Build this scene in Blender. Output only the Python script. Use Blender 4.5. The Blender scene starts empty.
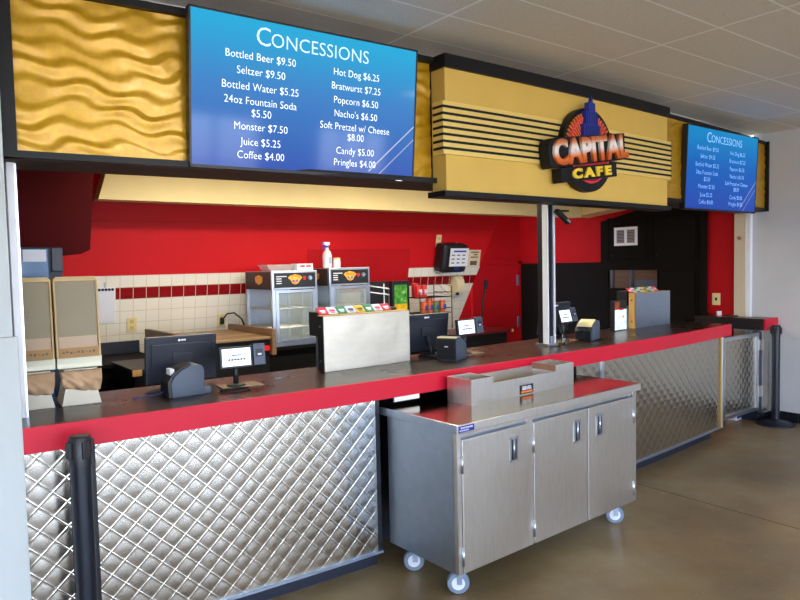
import bpy, bmesh, math, random
from mathutils import Vector, Matrix
random.seed(4)
S = bpy.context.scene
COL = S.collection
pi = math.pi

# ------------------------------------------------------------------ materials
def lin(c):
    out = []
    for v in c[:3]:
        v /= 255.0
        out.append(v / 12.92 if v <= .04045 else ((v + .055) / 1.055) ** 2.4)
    return (*out, 1.0)

def mat(name, rgb, rough=.5, metal=0.0, spec=.5, noise=0.0, nscale=8.0, bump=0.0, bscale=60.0, coat=0.0, emit=None, estr=0.0, trans=0.0, alpha=1.0):
    m = bpy.data.materials.new(name); m.use_nodes = True
    nt = m.node_tree; b = nt.nodes['Principled BSDF']
    b.inputs['Base Color'].default_value = lin(rgb)
    b.inputs['Roughness'].default_value = rough
    b.inputs['Metallic'].default_value = metal
    b.inputs['Specular IOR Level'].default_value = spec
    b.inputs['Coat Weight'].default_value = coat
    b.inputs['Transmission Weight'].default_value = trans
    b.inputs['Alpha'].default_value = alpha
    if emit:
        b.inputs['Emission Color'].default_value = lin(emit)
        b.inputs['Emission Strength'].default_value = estr
    if noise or bump:
        tc = nt.nodes.new('ShaderNodeTexCoord')
        if noise:
            n = nt.nodes.new('ShaderNodeTexNoise'); n.inputs['Scale'].default_value = nscale; n.inputs['Detail'].default_value = 6
            nt.links.new(tc.outputs['Object'], n.inputs['Vector'])
            r = nt.nodes.new('ShaderNodeValToRGB')
            c = lin(rgb)
            r.color_ramp.elements[0].position = .3; r.color_ramp.elements[1].position = .7
            r.color_ramp.elements[0].color = tuple(max(0, v * (1 - noise)) for v in c[:3]) + (1,)
            r.color_ramp.elements[1].color = tuple(min(1, v * (1 + noise)) for v in c[:3]) + (1,)
            nt.links.new(n.outputs['Fac'], r.inputs['Fac']); nt.links.new(r.outputs['Color'], b.inputs['Base Color'])
        if bump:
            n2 = nt.nodes.new('ShaderNodeTexNoise'); n2.inputs['Scale'].default_value = bscale; n2.inputs['Detail'].default_value = 4
            nt.links.new(tc.outputs['Object'], n2.inputs['Vector'])
            bp = nt.nodes.new('ShaderNodeBump'); bp.inputs['Strength'].default_value = bump; bp.inputs['Distance'].default_value = .01
            nt.links.new(n2.outputs['Fac'], bp.inputs['Height']); nt.links.new(bp.outputs['Normal'], b.inputs['Normal'])
    return m

class NT:
    """small node-building helper"""
    def __init__(s, name):
        s.m = bpy.data.materials.new(name); s.m.use_nodes = True
        s.t = s.m.node_tree; s.b = s.t.nodes['Principled BSDF']
        s.tc = s.t.nodes.new('ShaderNodeTexCoord')
        s.sep = s.t.nodes.new('ShaderNodeSeparateXYZ'); s.t.links.new(s.tc.outputs['Object'], s.sep.inputs[0])
    def math(s, op, a, b=None, c=None):
        n = s.t.nodes.new('ShaderNodeMath'); n.operation = op
        for i, v in enumerate((a, b, c)):
            if v is None: continue
            if isinstance(v, (int, float)): n.inputs[i].default_value = v
            else: s.t.links.new(v, n.inputs[i])
        return n.outputs[0]
    def mix(s, f, a, b):
        n = s.t.nodes.new('ShaderNodeMix'); n.data_type = 'RGBA'
        for sock, v in ((n.inputs[0], f), (n.inputs[6], a), (n.inputs[7], b)):
            if isinstance(v, (int, float)): sock.default_value = v
            elif isinstance(v, tuple): sock.default_value = v
            else: s.t.links.new(v, sock)
        return n.outputs[2]
    def noise(s, scale, detail=5, rough=.55, sx=1, sy=1, sz=1):
        mp = s.t.nodes.new('ShaderNodeMapping'); mp.inputs['Scale'].default_value = (sx, sy, sz)
        s.t.links.new(s.tc.outputs['Object'], mp.inputs[0])
        n = s.t.nodes.new('ShaderNodeTexNoise'); n.inputs['Scale'].default_value = scale; n.inputs['Detail'].default_value = detail; n.inputs['Roughness'].default_value = rough
        s.t.links.new(mp.outputs[0], n.inputs['Vector'])
        return n.outputs['Fac']
    def ramp(s, f, stops):
        r = s.t.nodes.new('ShaderNodeValToRGB')
        e = r.color_ramp.elements
        while len(e) < len(stops): e.new(.5)
        for el, (p, c) in zip(e, stops): el.position = p; el.color = c
        s.t.links.new(f, r.inputs['Fac']); return r.outputs['Color']
    def line(s, coord, pitch, width, off=0.0):
        """1 near every multiple of pitch"""
        a = s.math('ADD', coord, -off)
        fr = s.math('FRACT', s.math('DIVIDE', a, pitch))
        d = s.math('MULTIPLY', s.math('MINIMUM', fr, s.math('SUBTRACT', 1.0, fr)), pitch)
        return s.math('LESS_THAN', d, width / 2)
    def step(s, coord, v): return s.math('GREATER_THAN', coord, v)
    def set(s, inp, v):
        if isinstance(v, (int, float)): s.b.inputs[inp].default_value = v
        elif isinstance(v, tuple): s.b.inputs[inp].default_value = v
        else: s.t.links.new(v, s.b.inputs[inp])
    def bump(s, h, strength=.3, dist=.01):
        n = s.t.nodes.new('ShaderNodeBump'); n.inputs['Strength'].default_value = strength; n.inputs['Distance'].default_value = dist
        s.t.links.new(h, n.inputs['Height']); s.t.links.new(n.outputs['Normal'], s.b.inputs['Normal'])

M = {}
M['red_edge'] = mat('red_laminate', (204, 20, 50), .42, spec=.3)
M['matteblack'] = mat('matt_black', (12, 12, 15), .7, spec=.15)
M['black'] = mat('black_plastic', (22, 24, 30), .42)
M['pos'] = mat('charcoal_plastic', (34, 38, 50), .45, bump=.04, bscale=300)
M['posgrey'] = mat('grey_plastic', (74, 84, 100), .5, bump=.04, bscale=300)
M['navy'] = mat('navy_vinyl', (22, 30, 48), .5, noise=.15, nscale=10)
M['stanchion'] = mat('stanchion_black', (18, 24, 38), .32, spec=.5)
M['alu'] = mat('aluminium', (205, 212, 222), .3, 1.0, noise=.04)
M['whitepaint'] = mat('white_enamel', (232, 236, 242), .35)
M['wallgrey'] = mat('grey_wall_paint', (204, 205, 208), .75, noise=.03, nscale=3, bump=.08, bscale=150)
M['pillar'] = mat('pale_pillar_paint', (190, 197, 196), .6, noise=.03, nscale=3, bump=.05, bscale=120)
M['cream'] = mat('cream_paint', (240, 222, 168), .7, noise=.03, nscale=5, bump=.05, bscale=160)
M['redwall'] = mat('red_wall_paint', (176, 12, 22), .7, spec=.2, noise=.05, nscale=3, bump=.04, bscale=120)
M['shadedred'] = mat('shaded_red_paint', (66, 6, 10), .8, spec=.1, noise=.05, nscale=3)  # red paint with the shade of unlit surfaces mixed into its colour
M['blackwall'] = mat('black_wall_paint', (13, 11, 10), .7, spec=.15, noise=.15, nscale=4, bump=.04)
M['goldmatte'] = mat('sign_gold_paint', (222, 184, 92), .55, spec=.3, noise=.03, nscale=5, bump=.03, bscale=180)
M['goldstripe'] = mat('stripe_gold_metal', (238, 208, 118), .4, .2)
M['darktrim'] = mat('black_trim', (16, 17, 22), .5, spec=.3)
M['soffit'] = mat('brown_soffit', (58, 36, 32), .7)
M['beige'] = mat('beige_plastic', (204, 196, 176), .45)
M['tanedge'] = mat('tan_plastic', (196, 166, 112), .5)
M['kraft'] = mat('kraft_paper', (188, 154, 118), .85, noise=.08, nscale=14, bump=.2, bscale=30)
M['cardboard'] = mat('cardboard', (168, 132, 88), .85, noise=.06, nscale=20)
M['paper'] = mat('white_paper', (226, 228, 236), .8)
M['noticepaper'] = mat('cream_paper', (222, 206, 168), .8)
M['ivory'] = mat('ivory_plastic', (226, 208, 150), .45)
M['soap'] = mat('cream_soap_plastic', (226, 212, 172), .35)
M['wood'] = None
M['glassblue'] = mat('cooler_blue_panel', (34, 78, 120), .12, emit=(60, 130, 190), estr=.16, coat=.3)
M['glass'] = mat('warmer_glass', (190, 206, 206), .03, trans=.0, alpha=.22, spec=.9)
M['clearplastic'] = mat('clear_plastic', (190, 196, 196), .12, alpha=.42)
M['bottleplastic'] = mat('translucent_white_plastic', (222, 226, 228), .3, alpha=.85)
M['blueplastic'] = mat('blue_plastic', (30, 80, 190), .35)
M['bluetape'] = mat('blue_sticker', (34, 44, 140), .45)
M['signred'] = mat('sign_red', (196, 22, 40), .35)
M['signpink'] = mat('sign_pink_red', (236, 60, 80), .35)
M['signorange'] = mat('sign_orange', (240, 120, 50), .35)
M['signblue'] = mat('sign_blue', (32, 52, 150), .4)
M['signblue2'] = mat('sign_blue_lines', (22, 34, 104), .4)
M['signyellow'] = mat('sign_yellow', (250, 214, 60), .35)
M['green'] = mat('label_green', (20, 130, 70), .4)
M['labred'] = mat('label_red', (214, 30, 40), .4)
M['labwhite'] = mat('label_white', (214, 214, 222), .4)
M['labyel'] = mat('label_yellow', (226, 184, 30), .4)
M['canred'] = mat('can_red', (206, 34, 34), .35)
M['canorange'] = mat('can_orange', (206, 96, 36), .35)
M['cangreen'] = mat('can_green', (96, 128, 62), .35)
M['rubber'] = mat('grey_rubber', (120, 136, 160), .55)
M['wire'] = mat('chrome_wire', (190, 190, 195), .3, 1.0)
M['darkwire'] = mat('dark_wire', (44, 44, 50), .4, .6)
M['text_ink'] = mat('dark_ink', (60, 62, 80), .7)
M['text_blue'] = mat('blue_ink', (50, 80, 170), .7)
M['switchred'] = mat('red_switch', (220, 30, 34), .3, emit=(220, 30, 30), estr=.3)
M['yellowtrim'] = mat('worn_yellow_edge', (196, 158, 60), .6)
M['lamp'] = mat('lamp_diffuser', (255, 252, 240), .6, emit=(255, 248, 232), estr=5.0)
M['tray_inside'] = mat('tray_brown_inside', (150, 112, 90), .55, noise=.15)

def steel(name, rgb, rough, sx, sy, sz, nb=.10, dents=.0):
    n = NT(name)
    f = n.noise(6, 6, .6, sx, sy, sz); g = n.noise(3, 3, .5)
    c = lin(rgb)
    col = n.ramp(f, [(.25, tuple(v * .95 for v in c[:3]) + (1,)), (.75, tuple(min(1, v * 1.1) for v in c[:3]) + (1,))])
    n.set('Base Color', col); n.set('Metallic', 1.0)
    n.set('Roughness', n.math('ADD', rough - .08, n.math('MULTIPLY', g, .16)))
    if nb: n.bump(n.noise(3.0, 2, .5) if dents else f, nb, .02 if dents else .003)
    return n.m
M['steel'] = steel('brushed_steel', (216, 214, 210), .38, 8, 8, 1.5, .008)
M['steelside'] = steel('sky_tinted_steel', (168, 184, 206), .40, 3, 3, 3, .01)  # bluish sky reflection of the cart side is put into the metal colour
M['steeltop'] = steel('worktop_steel', (190, 182, 166), .16, 4, 30, 4, .03)
M['quilt'] = steel('quilted_steel', (188, 182, 170), .21, 2, 2, 2, 0)
M['boxsteel'] = steel('dented_splash_steel', (214, 208, 192), .42, 2, 2, 6, .5, dents=1)

def m_counter():
    n = NT('dark_wood_laminate')
    f = n.noise(7, 7, .6, 1.2, 14, 14)
    n.set('Base Color', n.ramp(f, [(.3, lin((40, 29, 25))), (.55, lin((49, 36, 30))), (.8, lin((58, 43, 36)))]))
    n.set('Roughness', n.math('ADD', .22, n.math('MULTIPLY', n.noise(4, 4), .14))); n.set('Specular IOR Level', .42)
    return n.m
M['counter'] = m_counter()

def m_wood(name, a, b, axis):
    n = NT(name)
    s = [10, 10, 10]; s[axis] = .8
    f = n.noise(5, 6, .6, *s)
    n.set('Base Color', n.ramp(f, [(.3, lin(a)), (.7, lin(b))])); n.set('Roughness', .5)
    return n.m
M['wood'] = m_wood('oak_board', (104, 78, 54), (140, 112, 82), 1)
M['woodpale'] = m_wood('pale_wood_edge', (176, 132, 66), (206, 164, 92), 2)

def m_slats():
    n = NT('striped_wood_slats')
    st = n.noise(9, 2, .5, 0.02, 3.2, .02)
    l = n.line(n.sep.outputs['Y'], .045, .006)
    c = n.ramp(st, [(.35, lin((70, 50, 36))), (.5, lin((132, 106, 76))), (.65, lin((176, 150, 112)))])
    n.set('Base Color', n.mix(l, c, lin((70, 44, 28)))); n.set('Roughness', .45)
    return n.m
M['slats'] = m_slats()

def m_floor():
    n = NT('stained_concrete')
    big = n.noise(.9, 6, .62); mid = n.noise(3.2, 7, .65); fine = n.noise(45, 3, .6)
    base = n.ramp(big, [(.3, lin((80, 68, 46))), (.5, lin((128, 111, 80))), (.7, lin((162, 146, 112)))])
    base = n.mix(n.math('MULTIPLY', n.ramp(mid, [(.35, (0, 0, 0, 1)), (.75, (1, 1, 1, 1))]), .45), base, lin((146, 108, 56)))
    base = n.mix(n.math('MULTIPLY', fine, .22), base, lin((186, 172, 142)))
    scr = n.noise(5, 9, .75, 1, 2.4, 1)
    base = n.mix(n.math('MULTIPLY', n.step(scr, .65), .35), base, lin((196, 194, 186)))
    j = n.math('MAXIMUM', n.line(n.sep.outputs['X'], 4.0, .012, 4.39), n.line(n.sep.outputs['Y'], 4.0, .012, 2.2))
    n.set('Base Color', n.mix(j, base, lin((48, 42, 34))))
    n.set('Roughness', n.math('ADD', .2, n.math('MULTIPLY', mid, .34))); n.set('Specular IOR Level', .5)
    n.bump(fine, .06, .004)
    return n.m
M['floor'] = m_floor()

def m_ceiling():
    n = NT('grey_ceiling_tiles')
    f = n.noise(90, 3, .7)
    g = n.math('MAXIMUM', n.line(n.sep.outputs['X'], 1.36, .018, 5.03), n.line(n.sep.outputs['Y'], .345, .014, -.085))
    c = n.ramp(f, [(.3, lin((214, 209, 200))), (.7, lin((232, 228, 220)))])
    n.set('Base Color', n.mix(g, c, lin((250, 250, 248)))); n.set('Roughness', .85)
    n.bump(f, .15, .004)
    return n.m
M['ceiling'] = m_ceiling()

def m_backwall():
    n = NT('tiled_red_wall')
    x, z = n.sep.outputs['X'], n.sep.outputs['Z']
    g = n.math('MAXIMUM', n.line(x, .1095, .005, 1.527), n.line(z, .1025, .005, 1.645))
    ctile = n.mix(n.noise(2.2, 2), lin((222, 216, 200)), lin((236, 232, 220)))
    inred = n.math('MULTIPLY', n.step(z, 1.440), n.math('LESS_THAN', z, 1.5425))
    tile = n.mix(inred, ctile, n.mix(n.noise(14, 3), lin((120, 12, 22)), lin((150, 18, 28))))
    tile = n.mix(g, tile, lin((206, 190, 160)))
    up = n.step(z, 1.645)
    red = n.mix(n.noise(3, 4), lin((192, 12, 20)), lin((206, 16, 26))); n.set('Specular IOR Level', .25)
    ln = n.math('MULTIPLY', n.line(z, 10, .006, 2.10), .5)
    red = n.mix(ln, red, lin((110, 10, 16)))
    chip = n.math('MULTIPLY', n.step(n.noise(14, 8, .75, 1, 1, 1), .70), n.math('LESS_THAN', n.math('ABSOLUTE', n.math('SUBTRACT', z, 1.635)), .03))
    cc = n.mix(up, tile, red)
    n.set('Base Color', n.mix(chip, cc, lin((210, 176, 60))))
    n.set('Roughness', n.mix(up, (.22,) * 3 + (1,), (.55,) * 3 + (1,)))
    n.bump(n.math('SUBTRACT', 1.0, n.math('MULTIPLY', g, n.math('SUBTRACT', 1.0, up))), .25, .003)
    return n.m
M['backwall'] = m_backwall()

def m_basetile():
    n = NT('black_cove_tile')
    g = n.line(n.sep.outputs['Y'], .1, .006, 0)
    n.set('Base Color', n.mix(g, lin((20, 22, 30)), lin((66, 66, 70)))); n.set('Roughness', .35)
    return n.m
M['basetile'] = m_basetile()

def m_wave():
    n = NT('gold_wave_metal')
    f = n.noise(30, 4, .6)
    n.set('Base Color', n.ramp(f, [(.3, lin((184, 136, 8))), (.7, lin((200, 156, 22)))]))
    n.set('Metallic', .3); n.set('Roughness', .38); n.set('Coat Weight', .3); n.set('Coat Roughness', .22)
    return n.m
M['wave'] = m_wave()

def m_display(top, mid, bot, h, strength):
    n = NT('menu_display_blue')
    f = n.math('DIVIDE', n.sep.outputs['Z'], h)
    col = n.ramp(f, [(.0, lin(bot)), (.55, lin(mid)), (1.0, lin(top))])
    x = n.sep.outputs['X']; z = n.sep.outputs['Z']
    # soft diagonal light beams of the slide design
    d = n.math('SUBTRACT', n.math('MULTIPLY', x, .9), z)
    for off, w, k in ((.26, .004, .55), (.33, .003, .45)):
        b = n.math('LESS_THAN', n.math('ABSOLUTE', n.math('SUBTRACT', d, off)), w)
        b = n.math('MULTIPLY', b, n.math('MULTIPLY', n.step(x, .33), n.math('LESS_THAN', z, .40)))
        col = n.mix(n.math('MULTIPLY', b, k), col, (1, 1, 1, 1))
    n.set('Base Color', (.004, .008, .02, 1)); n.set('Emission Color', col); n.set('Emission Strength', strength)
    n.set('Roughness', .08); n.set('Specular IOR Level', .16)
    return n.m

def m_capital():
    n = NT('orange_white_lettering')
    f = n.math('DIVIDE', n.math('ADD', n.sep.outputs['Z'], .084), .168)
    n.set('Base Color', n.ramp(f, [(0, lin((190, 74, 22))), (.3, lin((236, 122, 46))), (.52, lin((250, 240, 236))), (.68, lin((250, 236, 226))), (.85, lin((222, 130, 80))), (1, lin((176, 78, 44)))]))
    n.set('Roughness', .35)
    return n.m
M['capital'] = m_capital()

# ------------------------------------------------------------------ mesh helpers
class MB:
    def __init__(s): s.bm = bmesh.new()
    def box(s, lo, hi, bev=0.0, T=None):
        r = bmesh.ops.create_cube(s.bm, size=1.0)
        c = [(a + b) / 2 for a, b in zip(lo, hi)]; d = [abs(b - a) for a, b in zip(lo, hi)]
        for v in r['verts']: v.co = Vector((c[i] + v.co[i] * d[i] for i in range(3)))
        if bev > 0:
            es = list({e for v in r['verts'] for e in v.link_edges})
            o = bmesh.ops.bevel(s.bm, geom=es, offset=min(bev, min(d) * .45), segments=2, affect='EDGES', profile=.6)
            vs = list({v for f in o['faces'] for v in f.verts} | {v for v in r['verts'] if v.is_valid})
        else: vs = r['verts']
        if T is not None:
            for v in vs: v.co = T @ v.co
        return s
    def tube(s, pts, r, n=10, cap=True):
        pts = [Vector(p) for p in pts]; rings = []
        up0 = None
        for i, p in enumerate(pts):
            t = (pts[min(i + 1, len(pts) - 1)] - pts[max(i - 1, 0)]).normalized()
            if up0 is None: up0 = Vector((0, 0, 1)) if abs(t.z) < .9 else Vector((1, 0, 0))
            a = t.cross(up0).normalized()
            if a.length < .1: a = Vector((1, 0, 0))
            b = a.cross(t).normalized(); up0 = b
            rr = r[i] if isinstance(r, (list, tuple)) else r
            rings.append([s.bm.verts.new(p + (a * math.cos(2 * pi * k / n) + b * math.sin(2 * pi * k / n)) * rr) for k in range(n)])
        for q, w in zip(rings, rings[1:]):
            for k in range(n): s.bm.faces.new((q[k], q[(k + 1) % n], w[(k + 1) % n], w[k]))
        if cap:
            s.bm.faces.new(rings[0][::-1]); s.bm.faces.new(rings[-1])
        return s
    def lathe(s, prof, c=(0, 0, 0), n=32, axis='z'):
        rings = []
        for r, h in prof:
            ring = []
            for k in range(n):
                a = 2 * pi * k / n; p = (r * math.cos(a), r * math.sin(a), h)
                if axis == 'x': p = (p[2], p[0], p[1])
                if axis == 'y': p = (p[0], p[2], p[1])
                ring.append(s.bm.verts.new(Vector(p) + Vector(c)))
            rings.append(ring)
        for q, w in zip(rings, rings[1:]):
            for k in range(n): s.bm.faces.new((q[k], q[(k + 1) % n], w[(k + 1) % n], w[k]))
        s.bm.faces.new(rings[0][::-1]); s.bm.faces.new(rings[-1])
        return s
    def prism(s, poly, a, b, axis='y', bev=0):
        """poly (u,v): axis y -> (x,z); axis x -> (y,z); axis z -> (x,y)"""
        def P(u, v, w): return {'y': (u, w, v), 'x': (w, u, v), 'z': (u, v, w)}[axis]
        A = [s.bm.verts.new(P(u, v, a)) for u, v in poly]; B = [s.bm.verts.new(P(u, v, b)) for u, v in poly]
        n = len(poly)
        f = [s.bm.faces.new(A), s.bm.faces.new(B[::-1])]
        for k in range(n): f.append(s.bm.faces.new((A[k], B[k], B[(k + 1) % n], A[(k + 1) % n])))
        if bev:
            es = list({e for q in f for e in q.edges})
            bmesh.ops.bevel(s.bm, geom=es, offset=bev, segments=2, affect='EDGES', profile=.6)
        return s
    def grid(s, fn, nu, nv):
        V = [[s.bm.verts.new(fn(i / nu, j / nv)) for j in range(nv + 1)] for i in range(nu + 1)]
        for i in range(nu):
            for j in range(nv): s.bm.faces.new((V[i][j], V[i + 1][j], V[i + 1][j + 1], V[i][j + 1]))
        return s
    def sweep(s, curve, x0, x1, prof, n=60, cap=True):
        """closed profile of (d, z) carried along a plan curve(x, d)"""
        rings = []
        for i in range(n + 1):
            x = x0 + (x1 - x0) * i / n
            rings.append([s.bm.verts.new((*curve(x, d), z)) for d, z in prof])
        m = len(prof)
        for q, w in zip(rings, rings[1:]):
            for k in range(m): s.bm.faces.new((q[k], q[(k + 1) % m], w[(k + 1) % m], w[k]))
        if cap: s.bm.faces.new(rings[0][::-1]); s.bm.faces.new(rings[-1])
        return s
    def build(s, name, m, parent=None, smooth=False, shift=None, angle=None):
        bmesh.ops.recalc_face_normals(s.bm, faces=s.bm.faces)
        if shift is not None:
            sh = Vector(shift)
            for v in s.bm.verts: v.co -= sh
        me = bpy.data.meshes.new(name); s.bm.to_mesh(me); s.bm.free()
        if isinstance(m, str): m = M[m]
        me.materials.append(m)
        o = bpy.data.objects.new(name, me); COL.objects.link(o)
        if smooth:
            for p in me.polygons: p.use_smooth = True
            if angle: me.set_sharp_from_angle(angle=math.radians(angle))
        if parent is not None: o.parent = parent
        return o

def box(lo, hi, bev=0.0): return MB().box(lo, hi, bev)
def thing(name, label, cat, loc=(0, 0, 0), rz=0.0, group=None):
    o = bpy.data.objects.new(name, None); COL.objects.link(o)
    o.location = loc; o.rotation_euler = (0, 0, rz); o.empty_display_size = .05
    o['label'] = label; o['category'] = cat
    if group: o['group'] = group
    return o
def tag(o, label, cat, group=None, loc=None):
    o['label'] = label; o['category'] = cat
    if group: o['group'] = group
    return o
def struct(o): o['kind'] = 'structure'; return o
def thicken(o, t, axis, sign):
    # give an open sheet thickness on its hidden side
    n = o.data.polygons[0].normal[axis]
    sm = o.modifiers.new('thickness', 'SOLIDIFY'); sm.thickness = t; sm.offset = 1 if n * sign > 0 else -1
    return o
def kids(o): return [c for c in bpy.data.objects if c.parent is o]
def dup(src, loc, rz, label, group=None):
    r = src.copy(); COL.objects.link(r); r.location = loc; r.rotation_euler = (0, 0, rz); r['label'] = label
    if group: r['group'] = group
    for ch in kids(src):
        c = ch.copy(); COL.objects.link(c); c.parent = r
        for g in kids(ch):
            d = g.copy(); COL.objects.link(d); d.parent = c
    return r
def text(name, body, size, m, parent, T, extrude=0.0, sx=1.0, align='CENTER', spacing=1.0, bold=0.0):
    """flat lettering turned into a mesh; T maps text-plane (x right, y up, z out) to the parent's space"""
    cu = bpy.data.curves.new(name, 'FONT'); cu.body = body; cu.size = size; cu.align_x = align; cu.align_y = 'CENTER'
    cu.extrude = extrude; cu.space_character = spacing; cu.offset = bold; cu.resolution_u = 3
    t = bpy.data.objects.new(name, cu); COL.objects.link(t)
    dg = bpy.context.evaluated_depsgraph_get(); dg.update()
    me = bpy.data.meshes.new_from_object(t.evaluated_get(dg)); bpy.data.objects.remove(t); bpy.data.curves.remove(cu)
    me.transform(T @ Matrix.Diagonal((sx, 1, 1, 1)))
    me.materials.clear(); me.materials.append(M[m] if isinstance(m, str) else m); me.name = name
    if parent is None: return me
    o = bpy.data.objects.new(name, me); COL.objects.link(o); o.parent = parent
    return o
def join_meshes(name, meshes, m, parent):
    bm = bmesh.new()
    for me in meshes: bm.from_mesh(me); bpy.data.meshes.remove(me)
    b = MB(); b.bm.free(); b.bm = bm
    me = bpy.data.meshes.new(name); bm.to_mesh(me); bm.free()
    me.materials.append(M[m] if isinstance(m, str) else m)
    o = bpy.data.objects.new(name, me); COL.objects.link(o); o.parent = parent
    return o
# text plane facing -Y: x right, z up
FRONT = Matrix(((1, 0, 0, 0), (0, 0, -1, 0), (0, 1, 0, 0), (0, 0, 0, 1)))

# ------------------------------------------------------------------ plan curve of the counter and the fascia
A1, A2 = -.0909, .01652
def yc(x): return A1 * x + A2 * x * x
def sl(x): return A1 + 2 * A2 * x
def cur(x, d):
    return (x, yc(x) + d * math.hypot(1, sl(x)))
def og(x): return .10 - .0135 * x                    # the fascia runs slightly off the counter line
def fas(x, d): return cur(x, d + og(x))
def cang(x): return math.atan(sl(x))
def on_counter(x, d, z=1.07): return (*cur(x, d), z)

# ================================================================== THE SETTING
struct(box((-7, -8.2, -.1), (7.4, 4.2, 0)).build('floor', 'floor'))
# concourse ceiling ends in a thin dark edge along the fascia
b = MB(); n = 50
rows = [(-7, -8.2), (.2, .2)]
def ceil_pt(u, v):
    x = -7 + u * 14.21
    y1 = fas(max(x, -.5), .22)[1] if x > -.5 else fas(-.5, .22)[1]
    return (x, -8.2 + v * (y1 + 8.2), 2.947)
b.grid(ceil_pt, n, 4)
thicken(struct(b.build('ceiling', 'ceiling')), .05, 2, 1)
# header wall above the fascia
struct(MB().sweep(fas, -.5, 7.21, [(.2, 2.6), (.3, 2.6), (.3, 3.0), (.2, 3.0)]).build('wall_header', 'wallgrey'))
# concourse wall on the far right, a single painted plane
struct(box((7.21, -8.2, 0), (7.42, .372, 3.0)).build('wall_right', 'wallgrey'))
struct(box((7.196, -8.2, 0), (7.21, .36, .1), .004).build('baseboard_right', 'basetile'))
# pillar at the near end of the counter
struct(box((-7, -.02, 0), (.360, .32, 2.95)).build('wall_left', 'pillar'))
b = box((-1.2, -.05, 0), (.374, -.02, 1.44), .004)
struct(b.build('trim_1', 'pillar'))
struct(box((.12, -.027, 0), (.132, -.0195, 2.94)).build('trim_2', 'alu'))
# far end of the concourse and its glazed side behind the viewer
struct(box((-7.2, -8.2, 0), (-7, 4.2, 3.0)).build('wall_far', 'wallgrey'))
M['window_wall'] = mat('tan_wall_paint', (206, 196, 180), .8, noise=.04)
W = [(-6.6, -3.9), (-3.5, -.8), (-.4, 1.7), (2.2, 4.5), (5.6, 7.0)]
b = MB()
edges = [-7.0] + [v for w in W for v in w] + [7.21]
for k in range(0, len(edges), 2): b.box((edges[k], -8.2, 0), (edges[k + 1], -8.0, 3.0))
for w in W:
    b.box((w[0], -8.2, 0), (w[1], -8.0, .35)); b.box((w[0], -8.2, 2.75), (w[1], -8.0, 3.0))
struct(b.build('wall_glazed', M['window_wall']))
for k, w in enumerate(W):
    b = MB(); step = (w[1] - w[0]) / 3
    for i in range(4): b.box((w[0] + step * i - .03, -8.14, .35), (w[0] + step * i + .03, -8.06, 2.75))
    for z in (.38, 1.15, 1.95, 2.72): b.box((w[0], -8.13, z - .025), (w[1], -8.07, z + .025))
    struct(b.build('window_%d' % (k + 1), 'alu'))

# ---- kitchen shell
TL = .18                                              # the tiled wall leans out towards the counter at its top
def bw(x, z, off=0.0): return (x, 2.95 - TL * (z - 1.6) - off, z)
b = MB()
def xr(z): return 5.72 + .40 * (z - 1.634)
nz = 8
def bwg(u, v):
    z = v * 2.62; return bw(-.3 + u * (xr(z) + .3), z)
b.grid(bwg, 6, 8)
thicken(struct(b.build('wall_back', 'backwall')), .12, 1, 1)
struct(box((5.2, 3.66, 0), (7.3, 3.78, 2.62)).build('wall_passage', 'redwall'))
struct(box((-.42, .32, 0), (-.3, 3.2, 2.62)).build('wall_kitchen', 'shadedred'))
struct(box((-.42, .36, 2.6), (7.42, 3.8, 2.66)).build('ceiling_kitchen', 'cream'))
struct(box((7.21, .372, 0), (7.42, 3.78, 2.62)).build('wall_side', 'redwall'))
# sloped cream soffit beyond the beam
b = MB().prism([(.6, 2.43), (2.44, 2.237), (2.44, 2.6), (.6, 2.6)], 6.88, 7.21, 'x')
struct(b.build('ceiling_slope', 'cream'))
# cream drop beam over the work aisle
b = MB().prism([(1.235, 2.222), (6.86, 2.222), (6.875, 2.6), (1.35, 2.6)], 2.30, 2.46, 'y')
struct(b.build('beam_cream', 'cream'))
# red bulkhead, its lack of light put into the paint colour
b = MB().prism([(-.29, 1.80), (.955, 1.80), (1.01, 1.825), (1.075, 2.6), (-.29, 2.6)], 1.6, 2.7, 'y')
struct(b.build('wall_bulkhead', 'shadedred'))
# underside of the fascia box
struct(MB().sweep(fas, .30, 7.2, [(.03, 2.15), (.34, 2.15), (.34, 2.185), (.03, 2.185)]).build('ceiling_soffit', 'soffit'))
# red access panel on the red wall
b = MB(); b.grid(lambda u, v: bw(3.32 + u * 1.30, 1.40 + v * .46, .006), 1, 1)
thicken(struct(b.build('trim_3', 'redwall')), .005, 1, 1)
# jamb strips at the end of the opening
struct(box((7.15, .418, 0), (7.21, .535, 2.62), .003).build('trim_4', mat('beige_jamb', (206, 192, 166), .6)))
struct(box((7.165, .372, 0), (7.215, .418, 2.6), .004).build('trim_5', 'whitepaint'))
# red door in the passage
d = struct(thing('door_1', '', '', (6.93, 3.64, 0)))
del d['label'], d['category']
box((-.70, -.02, 0), (.18, .02, 1.66), .004).build('door_leaf', 'redwall', d)
box((.18, -.03, 0), (.265, .03, 1.70), .004).build('door_frame', 'redwall', d)
box((-.72, -.03, 1.66), (.265, .03, 1.71), .004).build('door_frame', 'redwall', d)
for z in (.83, 1.425): box((.155, -.04, z - .075), (.20, -.02, z + .075), .004).build('hinge', 'steelside', d)

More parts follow.
